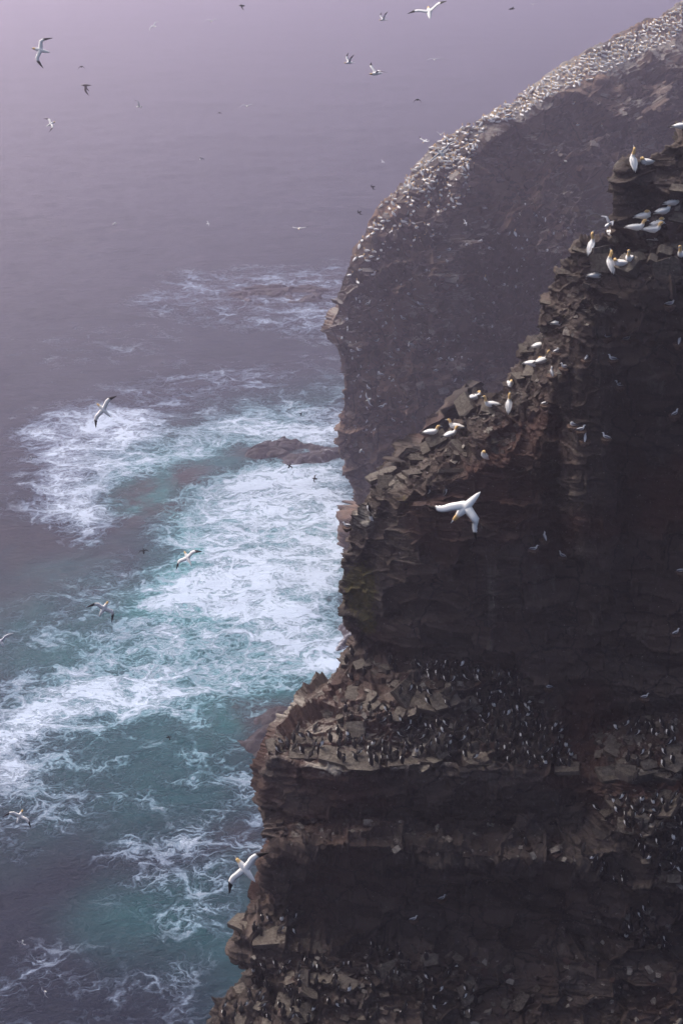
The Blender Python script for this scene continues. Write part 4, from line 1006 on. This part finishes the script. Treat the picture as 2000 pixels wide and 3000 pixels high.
FLY += [
 ('gannet', 252,250,120, '185',0,-12, br, 'dark brown young gannet with wings pressed down in the lilac haze'),
 ('gull', 1290,447,48, 130,0,-10, flyer('gull', CL, .94, 4, -3, 4, -3, 0, 0, span=1.3, blen=.3, chord=.7), 'grey gull with long wings crossing in front of the colony'),
 ('gull', 450,77,100, '150',0,-25, flyer('gull', CL, .9, 12, -10, 12, -14, 0, 0, span=1.3, blen=.5, chord=.8), 'grey gull tilting in the upper haze'),
 ('gull', 620,63,100, '279',4,4, flyer('gull', CL, .9, 26, -34, 26, -34, 0, 0, span=1.3, blen=.5, chord=.8), 'gull seen head on with drooping wings high in the haze'),
 ('gull', 724,311,100, '279',4,4, flyer('gull', CL, .9, 14, -16, 18, -30, 0, 0, span=1.3, blen=.5, chord=.8), 'gull with one drooping dark wing below the head on gull'),
 ('gull', 1272,175,100, '267',4,4, flyer('gull', CL, .9, 8, -8, 16, -26, 0, 0, span=1.3, blen=.5, chord=.8), 'pale gull gliding to the side of the two white gannets'),
 ('gull', 408,312,95, '30',0,25, k3, 'small grey bird with one raised wing in the haze'),
 ('gull', 337,656,120, '15',0,-15, k2, 'small white gull low over the grey sea'),
 ('kittiwake', 1078,1171,90, 205,0,-12, k2, 'white gull crossing the dark headland foot'),
 ('kittiwake', 1197,1007,105, 80,0,50, k3, 'white gull with spread wings against the headland face'),
 ('kittiwake', 1056,1320,110, 60,0,60, k3, 'small gull rising close to the headland cliff base'),
 ('kittiwake', 1785,655,52, 30,0,-50, k3, 'grey winged kittiwake braking beside the crowded gannet ledge'),
 ('kittiwake', 1363,653,150, 20,0,-30, k2, 'kittiwake flying across the gully mouth'),
 ('kittiwake', 67,2760,110, 250,-20,10, k3, 'white gull over the dark water near the lower picture corner'),
 ('kittiwake', 133,2905,100, 190,-50,-20, k2, 'white gull over the lowest band of foam'),
 ('kittiwake', 92,1341,120, 100,0,30, k3, 'small gull over the edge of the far foam'),
 ('gull', 2,1880,60, 130,0,0, flyer('gull', CL, .92, 4, -4, 4, -4, 0, 0, span=1.3, blen=.5, chord=.8), 'gull wing entering at the picture edge beside grey water'),
 ('murre', 421,1614,88, 100,-20,0, mu1, 'black murre flying over the turquoise water'),
 ('murre', 848,1365,110, 60,0,30, mu1, 'dark murre over the white surf, nearer the rock shelf'),
 ('murre', 921,1402,105, 170,0,20, mu1, 'dark murre over the white surf, nearer the headland'),
 ('murre', 882,1213,130, 70,0,70, mu2, 'tiny dark murre against the far white foam'),
 ('murre', 496,2160,95, 10,0,50, mu1, 'dark murre skimming the teal water'),
 ('murre', 708,17,90, '200',0,-20, mu2, 'tiny dark bird at the top edge of the fog'),
 ('murre', 239,196,100, '279',4,4, mu2, 'tiny dark bird above the brown young gannet'),
 ('murre', 1222,293,85, '267',4,4, mu2, 'tiny dark bird in the fog above the headland slope'),
 ('murre', 1499,26,90, '20',0,-20, mu1, 'tiny dark bird close to the top edge by the headland'),
 ('gull', 1560,13,150, '267',4,4, k2, 'faint gull at the top edge by the headland'),
 ('murre', 1091,547,110, 180,-30,-60, mu1, 'tiny dark bird off the headland edge'),
 ('murre', 1052,622,115, 200,-30,-50, mu1, 'tiny dark bird low beside the headland edge'),
 ('murre', 643,331,130, '267',4,4, mu2, 'faint tiny bird in the middle of the fog'),
 ('gull', 587,464,150, 90,0,60, k3, 'faint small gull over the misty sea'),
 ('gull', 1121,474,180, 20,-20,-40, k2, 'faint small gull near the colony slope'),
 ('gull', 610,655,170, 10,-20,-40, k2, 'faint white gull far out on the grey sea'),
]
for (nm, px, py, dp, hd, pt, rl, ms, lab) in FLY:
    fly(nm, px, py, dp, hd, pt, rl, ms, lab, nm)

# ------------------------------------------------------------------ haze
me = new_mesh('haze', [(x, y, z) for x in (-2700, 2700) for y in (-300, 3400) for z in (-5, CAMZ + 2)], [(0, 1, 3, 2), (4, 6, 7, 5), (0, 4, 5, 1), (2, 3, 7, 6), (0, 2, 6, 4), (1, 5, 7, 3)], [])
hm = bpy.data.materials.new('haze_air'); hm.use_nodes = True; nt = hm.node_tree; nt.nodes.clear()
ov = nt.nodes.new('ShaderNodeOutputMaterial'); pv = nt.nodes.new('ShaderNodeVolumePrincipled')
pv.inputs['Density'].default_value = HAZE_DENSITY; pv.inputs['Anisotropy'].default_value = HAZE_G; pv.inputs['Color'].default_value = (*HAZE_COL, 1)
nt.links.new(pv.outputs[0], ov.inputs['Volume']); me.materials.append(hm)
hz = obj('haze', me); hz['kind'] = 'stuff'
